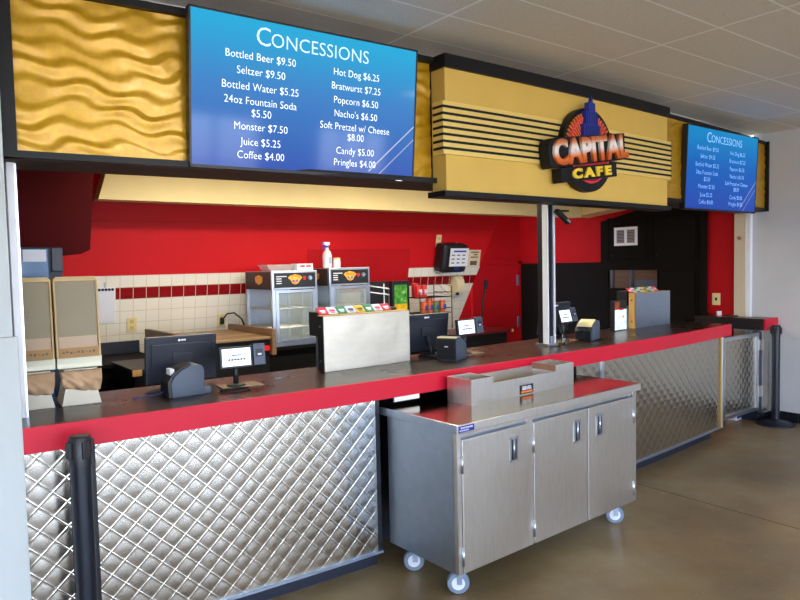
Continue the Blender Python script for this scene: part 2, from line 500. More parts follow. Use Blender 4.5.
# black panelled side wall
p = thing('black_wall_panelling', 'tall black panelled wall unit with square doors and an open niche', 'wall unit', (7.18, 1.6, 0))
sh = (7.18, 1.6, 0)
b = MB()
b.box((7.17, .87, 0), (7.21, 3.62, 1.335)); b.box((7.17, 2.14, 1.335), (7.21, 3.62, 1.66)); b.box((7.17, .87, 1.335), (7.21, 1.435, 1.56))
b.prism([(.87, 1.56), (2.14, 1.56), (2.14, 1.66), (2.245, 1.66), (2.245, 2.17), (.87, 2.46)], 7.17, 7.21, 'x')
b.build('panel_face', 'blackwall', p, shift=sh)
b = MB(); b.box((7.13, .84, 0), (7.17, .90, 2.44)); b.build('corner_post', 'blackwall', p, shift=sh)
for y0, y1, z0, z1 in ((1.605, 2.11, 1.69, 2.175), (.967, 1.487, 1.687, 2.168), (.977, 1.42, .60, 1.543), (1.5, 2.12, .60, 1.30)):
    b = MB(); b.box((7.150, y0, z0), (7.171, y1, z1), .006)
    for lo, hi in (((7.162, y0 - .03, z0 - .03), (7.171, y1 + .03, z0 - .012)), ((7.162, y0 - .03, z1 + .012), (7.171, y1 + .03, z1 + .03)), ((7.162, y0 - .03, z0 - .012), (7.171, y0 - .012, z1 + .012)), ((7.162, y1 + .012, z0 - .012), (7.171, y1 + .03, z1 + .012))): b.box(lo, hi)
    o = b.build('door', 'blackwall', p, shift=sh)
    MB().box((7.142, y1 - .06, z0 + .04), (7.151, y1 - .04, z0 + .06), .003).build('catch', 'darktrim', o, shift=sh)
box((7.205, 1.435, 1.335), (7.209, 2.14, 1.56)).build('niche_back', m_wood('brown_niche', (74, 52, 34), (96, 70, 46), 1), p, shift=sh)
for y in (2.09, 1.82): box((7.175, y - .012, 1.335), (7.205, y + .012, 1.56)).build('niche_divider', 'posgrey', p, shift=sh)
o = box((7.18, 1.46, 1.34), (7.204, 1.76, 1.44), .004).build('niche_tray', mat('slate_tray', (70, 82, 100), .5), p, shift=sh)

v = thing('wall_vent', 'white framed two-pane vent on the black wall', 'vent', (7.155, 1.86, 1.97))
b = MB()
for lo, hi in (((-.02, -.16, -.112), (0, .16, -.08)), ((-.02, -.16, .08), (0, .16, .112)), ((-.02, -.16, -.08), (0, -.13, .08)), ((-.02, .13, -.08), (0, .16, .08)), ((-.02, -.015, -.08), (0, .015, .08))): b.box(lo, hi)
b.build('frame', 'whitepaint', v)
b = MB()
for k in range(9):
    z = -.072 + k * .018
    b.box((-.012, -.13, z - .005), (-.002, .13, z + .005))
b.box((-.002, -.13, -.08), (0, .13, .08))
b.build('louvre', mat('grey_louvre', (150, 150, 152), .6), v)

# ================================================================== THE FASCIA
def wave_panel(name, label, x0, x1, z0=2.18, z1=2.83, back=0.0):
    def fas(x, d): return cur(x, d + og(x) + back)
    t = thing(name, label, 'wall panel', (*fas((x0 + x1) / 2, .0), 2.15))
    sh = t.location.copy()
    fr = -.02 if back == 0 else .004
    L = x1 - x0; nu = int(L / .012); nv = int((z1 - z0) / .0085)
    def fn(u, w):
        x = x0 + u * L; z = z0 + w * (z1 - z0)
        ph = z / .080 + .20 * math.sin(2 * pi * x / .23 + 1.5 * math.sin(z * 17)) + .20 * math.sin(2 * pi * x / .61 + z * 7)
        f = ph - math.floor(ph)
        h = (f / .7 if f < .7 else (1 - f) / .3)
        h = h * h * (3 - 2 * h)
        return (*fas(x, .02 - .0085 * h * (.65 + .35 * math.sin(x * 11 + z * 23))), z)
    MB().grid(fn, nu, nv).build('wave_sheet', 'wave', t, smooth=True, shift=sh)
    MB().sweep(fas, x0 - .02, x1 + .02, [(.022, z0 - .02), (.05, z0 - .02), (.05, z1 + .02), (.022, z1 + .02)], 30).build('backing', 'darktrim', t, shift=sh)
    MB().sweep(fas, x0 - .045, x1 + .01, [(fr, z0 - .028), (.05, z0 - .028), (.05, z0), (fr, z0)], 30).build('bottom_trim', 'darktrim', t, shift=sh)
    MB().sweep(fas, x0 - .045, x1 + .01, [(fr, z1), (.05, z1), (.05, z1 + .03), (fr, z1 + .03)], 30).build('top_trim', 'darktrim', t, shift=sh)
    return t, sh
t, sh = wave_panel('wavy_gold_panel', 'long gold wave-textured fascia panel behind the nearer menu screen', .418, 2.50)
MB().sweep(fas, .365, .418, [(-.022, 2.152), (.05, 2.152), (.05, 2.862), (-.022, 2.862)], 2).build('end_trim', 'darktrim', t, shift=sh)
t, sh = wave_panel('wavy_gold_panel', 'short gold wave-textured fascia panel behind the farther menu screen', 4.90, 7.185, back=.02)
MB().sweep(fas, 7.186, 7.2085, [(.0, 2.152), (.07, 2.152), (.07, 2.862), (.0, 2.862)], 2).build('end_trim', 'darktrim', t, shift=sh)

# ---- central sign
X0, X1, ZB, ZT = 2.515, 4.865, 2.10, 2.787
sg = thing('cafe_sign', 'bowed matte gold sign board with black pinstripes and round city cafe emblem', 'sign', (*cur(3.7, 0), ZB))
sh = sg.location.copy()
MB().sweep(cur, X0, X1, [(-.03, ZB), (.09, ZB), (.09, ZT), (-.03, ZT)], 50).build('board', 'goldmatte', sg, shift=sh)
MB().sweep(cur, X0 - .03, X1 + .03, [(-.052, 2.068), (.10, 2.068), (.10, ZB), (-.052, ZB)], 50).build('bottom_trim', 'darktrim', sg, shift=sh)
MB().sweep(cur, X0 - .012, X1 + .012, [(-.048, ZT), (.10, ZT), (.10, 2.862), (-.048, 2.862)], 50).build('top_trim', 'darktrim', sg, shift=sh)
MB().sweep(cur, X0 - .03, X1 + .03, [(-.045, 2.305), (.05, 2.305), (.05, 2.600), (-.045, 2.600)], 50).build('stripe_band', 'goldstripe', sg, shift=sh)
for k in range(7):
    z = 2.568 - .0385 * k
    MB().sweep(cur, X0 - .034, X1 + .034, [(-.049, z - .007), (.04, z - .007), (.04, z + .007), (-.049, z + .007)], 50).build('pinstripe', 'darktrim', sg, shift=sh)
# emblem, in a local plane: u along the sign, v up, out towards the viewer
EX = 3.735; ang = cang(EX)
E0 = Vector((*cur(EX, -.045), 2.423)) - sh
ER = Matrix.Translation(E0) @ Matrix.Rotation(ang, 4, 'Z')
def em(mb, name, m, par=sg, smooth=False, angle=None):
    mb.bm.transform(ER); return mb.build(name, m, par, smooth=smooth, angle=angle)
def disc(r, y0, y1, n=64): return MB().prism([(r * math.cos(2 * pi * k / n), r * math.sin(2 * pi * k / n)) for k in range(n)], y0, y1, 'y')
emb = em(disc(.276, -.045, .005), 'emblem', 'darktrim')
ring = MB().tube([(.214 * math.cos(2 * pi * k / 64), -.054, .214 * math.sin(2 * pi * k / 64)) for k in range(65)], .0075, 8)
em(ring, 'emblem_ring', 'signpink', emb)
em(disc(.208, -.051, -.046), 'emblem_field', mat('emblem_deep_red', (150, 22, 40), .4), emb)
b = MB()
for k in range(31):
    a = math.radians(-6 + k * 6.5); da = math.radians(1.55)
    r0, r1 = .05, .264
    b.prism([(r0 * math.cos(a), r0 * math.sin(a) - .02), (r1 * math.cos(a - da), r1 * math.sin(a - da) - .02), (r1 * math.cos(a + da), r1 * math.sin(a + da) - .02)], -.055, -.0455, 'y')
em(b, 'sun_ray', 'signorange', emb)
b = MB().prism([(.185 * math.cos(a), .185 * math.sin(a)) for a in [math.radians(200 + k * 7) for k in range(21)]], -.056, -.046, 'y')
em(b, 'lower_segment', 'signred', emb)
b = MB()
for x, z0, z1 in ((.090, -.06, .16), (.066, .16, .245), (.036, .245, .305)): b.box((-x - .01, -.080, z0), (x - .01, -.045, z1))
b.prism([(-.026, .305), (.006, .305), (-.0085, .352), (-.0115, .352)], -.078, -.06, 'y')
tw = em(b, 'tower', 'signblue', emb)
b = MB()
for x in (-.066, -.044, -.022, 0, .022, .044, .066): b.box((x - .013, -.083, -.06), (x - .008, -.079, .155))
for x in (-.05, -.025, 0, .025, .05): b.box((x - .013, -.083, .165), (x - .008, -.079, .24))
em(b, 'tower_line', 'signblue2', tw)
# CAPITAL on its own tilted black backing
RT = Matrix.Translation((-.030, 0, -.002)) @ Matrix.Rotation(math.radians(-8.5), 4, 'Y')
b = MB().prism([(-.42, -.092), (.385, -.092), (.40, .05), (.405, .088), (-.30, .088), (-.34, .096), (-.40, .09), (-.435, .055), (-.435, -.07)], -.085, -.002, 'y', .005)
b.bm.transform(RT); em(b, 'banner', 'darktrim', emb)
me = text('CAPITAL', 'CAPITAL', .262, 'capital', None, FRONT, .010, 1.0, bold=.012, spacing=1.06)
xs = [v.co.x for v in me.vertices]; zs = [v.co.z for v in me.vertices]
k = .815 / (max(xs) - min(xs)); kz = .168 / (max(zs) - min(zs)); cx = (max(xs) + min(xs)) / 2; cz = (max(zs) + min(zs)) / 2
me.transform(Matrix.Diagonal((k, 1, kz, 1)) @ Matrix.Translation((-cx, 0, -cz)))
o = bpy.data.objects.new('capital_lettering', me); COL.objects.link(o); o.parent = emb
o.matrix_local = ER @ RT @ Matrix.Translation((0, -.094, 0))
RC = Matrix.Translation((-.022, 0, -.150)) @ Matrix.Rotation(math.radians(-7.5), 4, 'Y')
b = MB().prism([(-.31, -.048), (.30, -.048), (.305, .045), (-.31, .045)], -.075, -.002, 'y', .004)
b.bm.transform(RC); em(b, 'cafe_banner', 'darktrim', emb)
me = text('CAFE', 'CAFE', .10, 'signyellow', None, FRONT, .006, 1.0, bold=.006, spacing=1.45)
xs = [v.co.x for v in me.vertices]; zs = [v.co.z for v in me.vertices]
me.transform(Matrix.Diagonal((0.43 / (max(xs) - min(xs)), 1, .066 / (max(zs) - min(zs)), 1)) @ Matrix.Translation((-(max(xs) + min(xs)) / 2, 0, -(max(zs) + min(zs)) / 2)))
o = bpy.data.objects.new('cafe_lettering', me); COL.objects.link(o); o.parent = emb
o.matrix_local = ER @ RC @ Matrix.Translation((0.01, -.081, 0))

# ---- menu screens
SW, SH = 1.252, .704
def menu_screen(label, x, y, z, yaw, tilt, disp, mt='menutext', mh='menuhead'):
    t = thing('menu_screen', label, 'screen', (x, y, z), yaw, 'concession menu screens')
    R = Matrix.Rotation(tilt, 4, 'X')                 # leans out towards the viewer at the top
    def bld(mb, name, m, par=t): mb.bm.transform(R); return mb.build(name, m, par)
    hs = bld(MB().box((-SW / 2, .004, 0), (SW / 2, .05, SH), .006), 'housing', 'black')
    b = MB()
    for lo, hi in (((-SW / 2, 0, 0), (SW / 2, .012, .014)), ((-SW / 2, 0, SH - .009), (SW / 2, .012, SH)), ((-SW / 2, 0, 0), (-SW / 2 + .009, .012, SH)), ((SW / 2 - .009, 0, 0), (SW / 2, .012, SH))): b.box(lo, hi)
    bld(b, 'bezel', 'black')
    d = MB().box((-SW / 2 + .009, .003, .014), (SW / 2 - .009, .006, SH - .009)).build('display', disp, t); d.matrix_local = R
    bld(MB().box((.505, -.001, -.004), (.545, .004, .004)), 'badge', 'alu')
    bld(MB().box((-.2, .05, .15), (.2, .09, .5)), 'bracket', 'darktrim')
    lines = []
    def put(s, u, v, size, sx=.9, mtx='menutext'):
        lines.append(text('menu_line', s, size, mtx, t, R @ Matrix.Translation(((u - .5) * SW, .0015, (1 - v) * SH)) @ FRONT, 0.0, sx, spacing=1.02, bold=-.0004))
    for s, v in (('Bottled Beer $9.50', .254), ('Seltzer $9.50', .352), ('Bottled Water $5.25', .452), ('24oz Fountain Soda', .545), ('$5.50', .622), ('Monster $7.50', .712), ('Juice $5.25', .812), ('Coffee $4.00', .900)): put(s, .275, v, .0505, .9, mt)
    for s, v in (('Hot Dog $6.25', .262), ('Bratwurst $7.25', .360), ('Popcorn $6.50', .457), ("Nacho's $6.50", .552), ('Soft Pretzel w/ Cheese', .643), ('$8.00', .714), ('Candy $5.00', .815), ('Pringles $4.00', .900)): put(s, .695, v, .0505, .88, mt)
    put('C', .283, .120, .122, .95, mh); put('ONCESSIONS', .532, .130, .092, .98, mh)
    return t
M['menutext'] = mat('menu_text_glow', (240, 246, 255), .4, emit=(235, 244, 255), estr=.85)
M['menuhead'] = mat('menu_heading_glow', (200, 226, 246), .4, emit=(180, 214, 240), estr=.8)
M['menutextdim'] = mat('dim_menu_text_glow', (130, 180, 236), .4, emit=(140, 190, 240), estr=.75)
D1 = m_display((40, 176, 222), (66, 132, 200), (58, 88, 178), SH, 1.0)
menu_screen('large nearer menu screen above the registers, left of the gold sign', 1.7166, -.0507, 2.153, -.0355, .0938, D1)
D2 = m_display((16, 150, 214), (14, 104, 200), (36, 74, 184), SH, .85)
menu_screen('farther menu screen beside the grey wall, right of the gold sign', 5.906, .0229, 2.0975, .0117, .0457, D2, 'menutextdim', 'menutextdim')

# small black device under the sign
t = thing('angled_bracket', 'small black angled bracket hanging under the gold sign', 'bracket', (*cur(3.87, .24), 2.052))
b = MB(); b.box((-.05, -.02, -.008), (.05, .02, .003)); b.build('plate', 'black', t)
b = MB(); b.box((-.08, -.02, -.014), (.08, .02, .014), .004, T=Matrix.Translation((.0, 0, -.045)) @ Matrix.Rotation(math.radians(33), 4, 'Y')); o = b.build('arm', 'black', t)
b = MB(); b.box((.035, -.022, -.006), (.075, -.019, .008), 0, T=Matrix.Translation((.0, 0, -.045)) @ Matrix.Rotation(math.radians(33), 4, 'Y')); b.build('label_plate', 'alu', o)

# ================================================================== SERVICE COUNTER
ct = thing('service_counter', 'long gently curved service counter with red edge and quilted steel front', 'counter', (2.9, .2, 0))
sh = (2.9, .2, 0)
CX0, CX1 = .375, 6.165
MB().sweep(cur, CX0, CX1 - .004, [(.012, 1.04), (.68, 1.04), (.68, 1.07), (.012, 1.07)], 70).build('countertop', 'counter', ct, shift=sh)
MB().sweep(cur, CX0, CX1, [(-.006, .9665), (.014, .9665), (.014, 1.0715), (-.006, 1.0715)], 70).build('red_edge_band', 'red_edge', ct, shift=sh)
for x0, x1, d0, n in ((CX0, 2.10, .085, 30), (2.10, 3.80, .36, 30), (3.80, 6.07, .085, 40)):
    MB().sweep(cur, x0, x1, [(d0, .10), (.62, .10), (.62, 1.04), (d0, 1.04)], n).build('carcass', 'black', ct, shift=sh)
for x0, x1, d0 in ((CX0, 2.10, .14), (2.10, 3.80, .40), (3.80, 6.045, .14)):
    MB().sweep(cur, x0, x1, [(d0, 0), (.60, 0), (.60, .10), (d0, .10)], 30).build('plinth', 'navy', ct, shift=sh)
DW, DH = .107, .103
def quilt(x0, x1, z0, z1, curve, d0, amp=.0031, rib=.0024):
    """embossed diamond sheet: domed cells with thin raised seams, cut to the panel's rectangle"""
    b = MB(); bm = b.bm
    ts = [0, .025, .06, .14, .32, .5, .68, .86, .94, .975]
    pts = lambda i: [i + t for t in ts]
    A0, A1_ = math.floor(x0 / DW + z0 / DH), math.ceil(x1 / DW + z1 / DH)
    C0, C1 = math.floor(x0 / DW - z1 / DH), math.ceil(x1 / DW - z0 / DH)
    vs = {}
    def vert(a, c):
        k = (round(a, 3), round(c, 3))
        if k not in vs:
            fa, fc = a - math.floor(a + 1e-9), c - math.floor(c + 1e-9)
            da, dc = min(fa, 1 - fa), min(fc, 1 - fc)
            h = amp * (max(0, math.sin(pi * fa)) * max(0, math.sin(pi * fc))) ** .5 + rib * max(math.exp(-(da / .026) ** 2), math.exp(-(dc / .026) ** 2))
            vs[k] = bm.verts.new(((a + c) * DW / 2, -h, (a - c) * DH / 2))
        return vs[k]
    for i in range(A0, A1_):
        ai = pts(i) + [i + 1]
        for j in range(C0, C1):
            xm, zm = (i + j + 1) * DW / 2, (i - j) * DH / 2
            if not (x0 - DW / 2 < xm < x1 + DW / 2 and z0 - DH / 2 < zm < z1 + DH / 2): continue
            cj = pts(j) + [j + 1]
            for p in range(10):
                for q in range(10):
                    bm.faces.new((vert(ai[p], cj[q]), vert(ai[p + 1], cj[q]), vert(ai[p + 1], cj[q + 1]), vert(ai[p], cj[q + 1])))
    for co, no in (((x0, 0, 0), (-1, 0, 0)), ((x1, 0, 0), (1, 0, 0)), ((0, 0, z0), (0, 0, -1)), ((0, 0, z1), (0, 0, 1))):
        bmesh.ops.bisect_plane(bm, geom=bm.verts[:] + bm.edges[:] + bm.faces[:], dist=1e-5, plane_co=co, plane_no=no, clear_outer=True)
    for v in bm.verts:
        x, y, z = v.co
        v.co = (*curve(x, d0 + y), z)
    return b
for x0, x1 in ((.377, .547), (.650, 2.066), (3.80, 4.085), (4.112, 6.098)):
    b = quilt(x0, x1, .10, .968, cur, .078)
    o = b.build('quilted_panel', 'quilt', ct, smooth=True, shift=sh)
MB().sweep(cur, 4.086, 4.111, [(.055, .1), (.085, .1), (.085, .967), (.055, .967)], 2).build('seam_strip', 'alu', ct, shift=sh)
MB().sweep(cur, 6.098, 6.103, [(.066, .1), (.085, .1), (.085, .967), (.066, .967)], 2).build('edge_strip', 'yellowtrim', ct, shift=sh)
MB().sweep(cur, 6.106, 6.118, [(.050, .1), (.62, .1), (.62, .967), (.050, .967)], 2).build('end_panel', 'alu', ct, shift=sh)
MB().sweep(cur, 2.17, 2.345, [(.040, .930), (.052, .930), (.052, .966), (.040, .966)], 4).build('steel_lip', 'steel', ct, shift=sh)
for x0, x1 in ((.395, 2.09), (3.80, 6.10)): MB().sweep(cur, x0, x1, [(.06, .095), (.09, .095), (.09, .108), (.06, .108)], 30).build('bottom_strip', 'steelside', ct, shift=sh)

# ---- gate, infill panel and side ledge
g = thing('swing_gate', 'low steel swing gate with diamond panel between counter and side ledge', 'gate', (6.21, .185, 0))
def gate_curve(x, d): return (x, .185 + d)
b = MB()
GX0, GX1, GZ0, GZ1 = 6.225, 6.925, .135, .925
for lo, hi in (((GX0, .165, GZ0), (GX1, .20, GZ0 + .035)), ((GX0, .165, GZ1 - .035), (GX1, .20, GZ1)), ((GX0, .165, GZ0 + .035), (GX0 + .03, .20, GZ1 - .035)), ((GX1 - .03, .165, GZ0 + .035), (GX1, .20, GZ1 - .035))): b.box(lo, hi)
b.build('gate_frame', 'alu', g, shift=(6.21, .185, 0))
quilt(GX0 + .025, GX1 - .025, GZ0 + .03, GZ1 - .03, gate_curve, .005).build('diamond_panel', 'quilt', g, smooth=True, shift=(6.21, .185, 0))
box((GX0 + .01, .192, GZ0 + .01), (GX1 - .01, .199, GZ1 - .01)).build('backing', 'navy', g, shift=(6.21, .185, 0))
for z in (.33, .80):
    MB().box((6.918, .148, z - .055), (6.985, .166, z + .055), .003).build('hinge', 'steel', g, shift=(6.21, .185, 0))
l = thing('side_ledge', 'short black-topped ledge with red end fixed along the grey wall', 'ledge', (7.08, .5, 0))
sh = (7.08, .5, 0)
box((6.945, .118, 1.045), (7.205, .86, 1.06), .002).build('top', 'counter', l, shift=sh)
box((6.945, .128, .945), (7.205, .86, 1.045)).build('apron', 'black', l, shift=sh)
box((6.940, .108, .945), (7.208, .128, 1.062), .002).build('red_end', 'red_edge', l, shift=sh)
quilt(6.975, 7.16, .10, .945, gate_curve, -.018).build('steel_infill', 'quilt', l, smooth=True, shift=sh)
b = MB(); b.box((6.960, .150, .09), (6.982, .20, .945)); b.box((7.155, .150, .09), (7.175, .20, .945)); b.box((6.96, .185, .09), (7.175, .2, .945)); b.box((6.96, .15, .09), (7.175, .19, .102))
b.build('infill_frame', 'alu', l, shift=sh)
box((6.99, .21, 0), (7.16, .8, .09)).build('foot', 'navy', l, shift=sh)
bx = thing('carton', 'small printed carton lying on the floor under the gate', 'carton', (7.0, .42, 0), .1)
box((-.14, -.05, 0), (.10, .06, .075), .003).build('box_body', mat('pale_carton', (206, 200, 204), .7, noise=.1, nscale=30), bx)
box((-.13, -.052, .02), (-.02, -.049, .06)).build('print', M['bluetape'], bx); box((.0, -.052, .03), (.08, -.049, .07)).build('print', 'canorange', bx)
r = thing('paper_roll', 'small white roll standing on the black ledge', 'roll', (7.08, .66, 1.06))
MB().lathe([(.010, 0), (.026, 0), (.026, .05), (.010, .05)], n=20).build('roll_body', 'paper', r, smooth=True, angle=40)
MB().lathe([(.005, .049), (.009, .049), (.009, .0515), (.005, .0515)], n=14).build('core', 'cardboard', r)
o = box((7.0, .47, 1.06), (7.12, .54, 1.072), .004).build('black_tray', 'black'); tag(o, 'flat black object lying on the black ledge by the white rail', 'tray')
kn = thing('round_knob', 'round tan door stop on the beige jamb', 'knob', (7.15, .477, 1.89))
MB().lathe([(.024, 0), (.024, -.008), (.016, -.02), (.006, -.022)], axis='x', n=20).build('cap', mat('tan_knob', (176, 128, 92), .4), kn, smooth=True, angle=40)
MB().lathe([(.008, -.02), (.004, -.026)], axis='x', n=12).build('tip', 'black', kn)

# ---- shutter posts
def post(name, label, x, d, z1, w=.105):
    t = thing(name, label, 'post', (*cur(x, d), 1.07), cang(x))
    h = z1 - 1.07; k = w / 2
    MB().box((-k + .006, -k + .006, 0), (k - .006, k - .006, h)).build('dark_core', 'navy', t)
    MB().box((-k, -k, 0), (-k + .007, k * .0, h), .002).build('white_rail', 'whitepaint', t)
    MB().box((-k, k * .0, 0), (-k + .007, k, h), .002).build('edge_channel', 'darkwire', t)
    MB().box((-k, -k - .004, 0), (-k * .72, -k + .007, h), .002).build('white_rail', 'whitepaint', t)
    MB().box((k * .62, -k - .004, 0), (k, -k + .012, h), .002).build('white_rail', 'whitepaint', t)
    MB().box((-k * .1, -k, 0), (k * .05, -k + .008, h)).build('slot_rib', 'darkwire', t)
    b = MB(); b.box((-k - .016, -k - .016, 0), (k + .016, k + .016, .022), .003); b.box((-k * .5, -k - .012, .02), (k * .3, -k, .075), .003); b.build('foot_plate', 'alu', t)
    return t
t = post('shutter_post', 'tall white and dark slotted shutter post standing mid counter', 3.795, .335, 2.14, .088)
pk = thing('padlock', 'small steel padlock hanging at the foot of the shutter post', 'padlock', (*cur(3.935, .285), 1.075), .3)
MB().box((-.022, -.010, 0), (.026, .012, .038), .004, T=Matrix.Rotation(.5, 4, 'Y')).build('lock_body', 'alu', pk)
b = MB(); b.tube([(-.02, 0, .028), (-.034, 0, .05), (-.03, 0, .07), (-.015, 0, .072), (.004, 0, .05)], .0035, 8); b.build('shackle', 'wire', pk, smooth=True)
t = thing('shutter_rail', 'plain white shutter guide rail against the pale pillar', 'rail', (*cur(.417, .25), 1.07))
MB().box((-.026, -.03, .0), (.004, .05, 1.09), .003).build('rail_face', 'whitepaint', t)
MB().box((.004, -.012, .0), (.014, .05, 1.09)).build('rail_slot', 'alu', t)

# ================================================================== STAINLESS CART
CA = math.radians(2.183); CO = (2.132, -.644, 0)
c = thing('rolling_cart', 'stainless steel three-door rolling cart parked at the counter', 'cart', CO, CA)
CL, CD, CZ = 1.614, .632, .905
b = MB(); b.box((.004, .004, .865), (CL - .004, CD, CZ), .003); b.build('worktop', 'steeltop', c)
b = MB(); b.box((0, 0, .861), (CL, .012, CZ - .001), .004); b.build('front_edge', 'steel', c)
b = MB(); b.box((0, .012, .861), (.012, CD, CZ - .001), .003); b.build('side_edge', 'steelside', c)
b = MB(); b.box((CL - .012, .012, .861), (CL, CD, CZ - .001), .003); b.build('side_edge', 'steelside', c)
b = MB(); b.box((.03, .055, .148), (CL - .03, .575, .861)); b.build('body', 'steelside', c)
b = MB()
b.box((0.018, .026, .148), (.044, .058, .861)); b.box((.537, .026, .148), (.585, .058, .861)); b.box((1.560, .026, .148), (1.597, .058, .861)); b.box((.044, .030, .836), (1.56, .058, .861))
b.build('front_frame', 'steel', c)
box((.018, .05, .148), (.032, .575, .861)).build('side_panel', 'steelside', c); box((CL - .032, .05, .148), (CL - .017, .575, .861)).build('side_panel', 'steelside', c)
def cart_door(x0, x1, hx):
    d = box((x0, .020, .150), (x1, .050, .822), .004).build('door', 'steel', c)
    b = MB(); w, z0, z1 = .033, .640, .772
    for lo, hi in (((hx - w, .0145, z0), (hx + w, .021, z0 + .012)), ((hx - w, .0145, z1 - .012), (hx + w, .021, z1)), ((hx - w, .0145, z0), (hx - w + .012, .021, z1)), ((hx + w - .012, .0145, z0), (hx + w, .021, z1))): b.box(lo, hi)
    b.build('handle_frame', 'alu', d)
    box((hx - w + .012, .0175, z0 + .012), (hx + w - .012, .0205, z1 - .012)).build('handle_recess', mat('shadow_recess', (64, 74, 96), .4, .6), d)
    MB().tube([(hx - .004, .013, z0 + .012), (hx - .004, .013, z1 - .012)], .006, 10).build('handle_bar', 'alu', d, smooth=True)
    return d
d1 = cart_door(.047, .535, .424); d2 = cart_door(.588, 1.072, .972); d3 = cart_door(1.080, 1.558, 1.190)
for d, x in ((d1, .046), (d2, .587), (d3, 1.559)):
    for z in (.235, .70): MB().tube([(x, .020, z - .045), (x, .020, z + .045)], .007, 8).build('hinge', 'alu', d, smooth=True)
for x, y, a in ((1.49, .115, -.85), (.10, .12, -.7), (.10, .47, -.65), (1.50, .50, -.8)):
    T = Matrix.Translation((x, y, 0)) @ Matrix.Rotation(a, 4, 'Z')
    b = MB(); b.lathe([(.030, .138), (.030, .148)], n=16); b.box((-.035, -.03, .13), (.035, .03, .14)); b.box((-.008, -.028, .055), (.020, -.022, .135)); b.box((-.008, .022, .055), (.020, .028, .135))
    b.bm.transform(T); cs = b.build('caster', 'steelside', c)
    b = MB(); b.lathe([(.030, -.018), (.052, -.018), (.058, -.010), (.058, .010), (.052, .018), (.030, .018)], (0, 0, .058), 28, 'y'); b.bm.transform(T); w = b.build('wheel', 'rubber', cs, smooth=True, angle=35)
    b = MB(); b.lathe([(.008, -.021), (.034, -.020), (.034, .020), (.008, .021)], (0, 0, .058), 24, 'y'); b.bm.transform(T); b.build('hub', 'whitepaint', cs, smooth=True, angle=35)
st = box((.004, -.002, .868), (.112, .001, .900)).build('sticker', 'bluetape', c)
b = MB()
for k in range(7): b.box((.020 + k * .012, -.0025, .886), (.028 + k * .012, -.001, .893))
for k in range(5): b.box((.012 + k * .013, -.0025, .874), (.02 + k * .013, -.001, .880))
b.build('sticker_print', 'paper', st)

# condiment tray on the cart
tr = thing('condiment_tray', 'low steel condiment tray with two square end bins on the cart top', 'tray', (CO[0] + .3697 * math.cos(CA) - .272 * math.sin(CA), CO[1] + .272 * math.cos(CA) + .3697 * math.sin(CA), .905), CA)
TLN, TD = .915, .193
def bin_(x0, x1, z, name, m):
    b = MB(); th = .006
    b.box((x0, 0, 0), (x1, th, z)); b.box((x0, TD - th, 0), (x1, TD, z)); b.box((x0, th, 0), (x0 + th, TD - th, z)); b.box((x1 - th, th, 0), (x1, TD - th, z)); b.box((x0 + th, th, 0), (x1 - th, TD - th, .008))
    b.build(name, m, tr)
bin_(0, .176, .142, 'end_bin', 'steel'); bin_(.741, TLN, .142, 'end_bin', 'steel')
b = MB(); b.box((.176, 0, 0), (.741, .006, .104)); b.box((.176, TD - .006, 0), (.741, TD, .124)); b.box((.176, .006, 0), (.741, TD - .006, .008)); b.build('trough', 'steel', tr)
box((.7385, .006, .104), (.741, TD - .006, .141)).build('inner_face', 'tray_inside', tr)
pl = box((.398, -.004, .006), (.518, 0, .060), .002).build('name_plate', 'black', tr)
text('plate_text', 'SERVER', .030, 'paper', pl, Matrix.Translation((.458, -.0045, .040)) @ FRONT, 0, .85, bold=.001)
b = MB(); b.box((.408, -.0055, .013), (.508, -.004, .024)); b.build('plate_band', 'signorange', pl)

# ================================================================== STANCHIONS
def stanchion(label, x, y, zt, r=.038, rb=.178):
    t = thing('stanchion', label, 'stanchion', (x, y, 0), .3, 'black belt stanchions')
    MB().lathe([(.02, 0), (rb, 0), (rb, .012), (rb - .02, .03), (.06, .045), (r + .004, .055)], n=48).build('base', 'stanchion', t, smooth=True, angle=40)
    MB().lathe([(r, .05), (r, zt - .11)], n=28).build('pole', 'stanchion', t, smooth=True, angle=40)
    h = MB().lathe([(r + .003, zt - .112), (r + .003, zt - .006), (r - .001, zt)], n=28).build('belt_head', 'black', t, smooth=True, angle=40)
    MB().lathe([(.01, zt - .001), (r - .006, zt - .001), (r - .008, zt + .002), (.01, zt + .002)], n=28).build('cap', mat('red_tinged_cap', (76, 40, 44), .4), h, smooth=True, angle=40)
    for a in range(4):
        T = Matrix.Rotation(a * pi / 2, 4, 'Z')
        MB().box((r + .001, -.015, zt - .085), (r + .013, .015, zt - .018), .003, T=T).build('belt_clip', 'black', h)
    return t
stanchion('black belt stanchion standing before the quilted panel nearest the pale pillar', .545, -.215, 1.05)
stanchion('black belt stanchion standing by the grey wall beside the gate', 7.0, .035, 1.0, rb=.175)

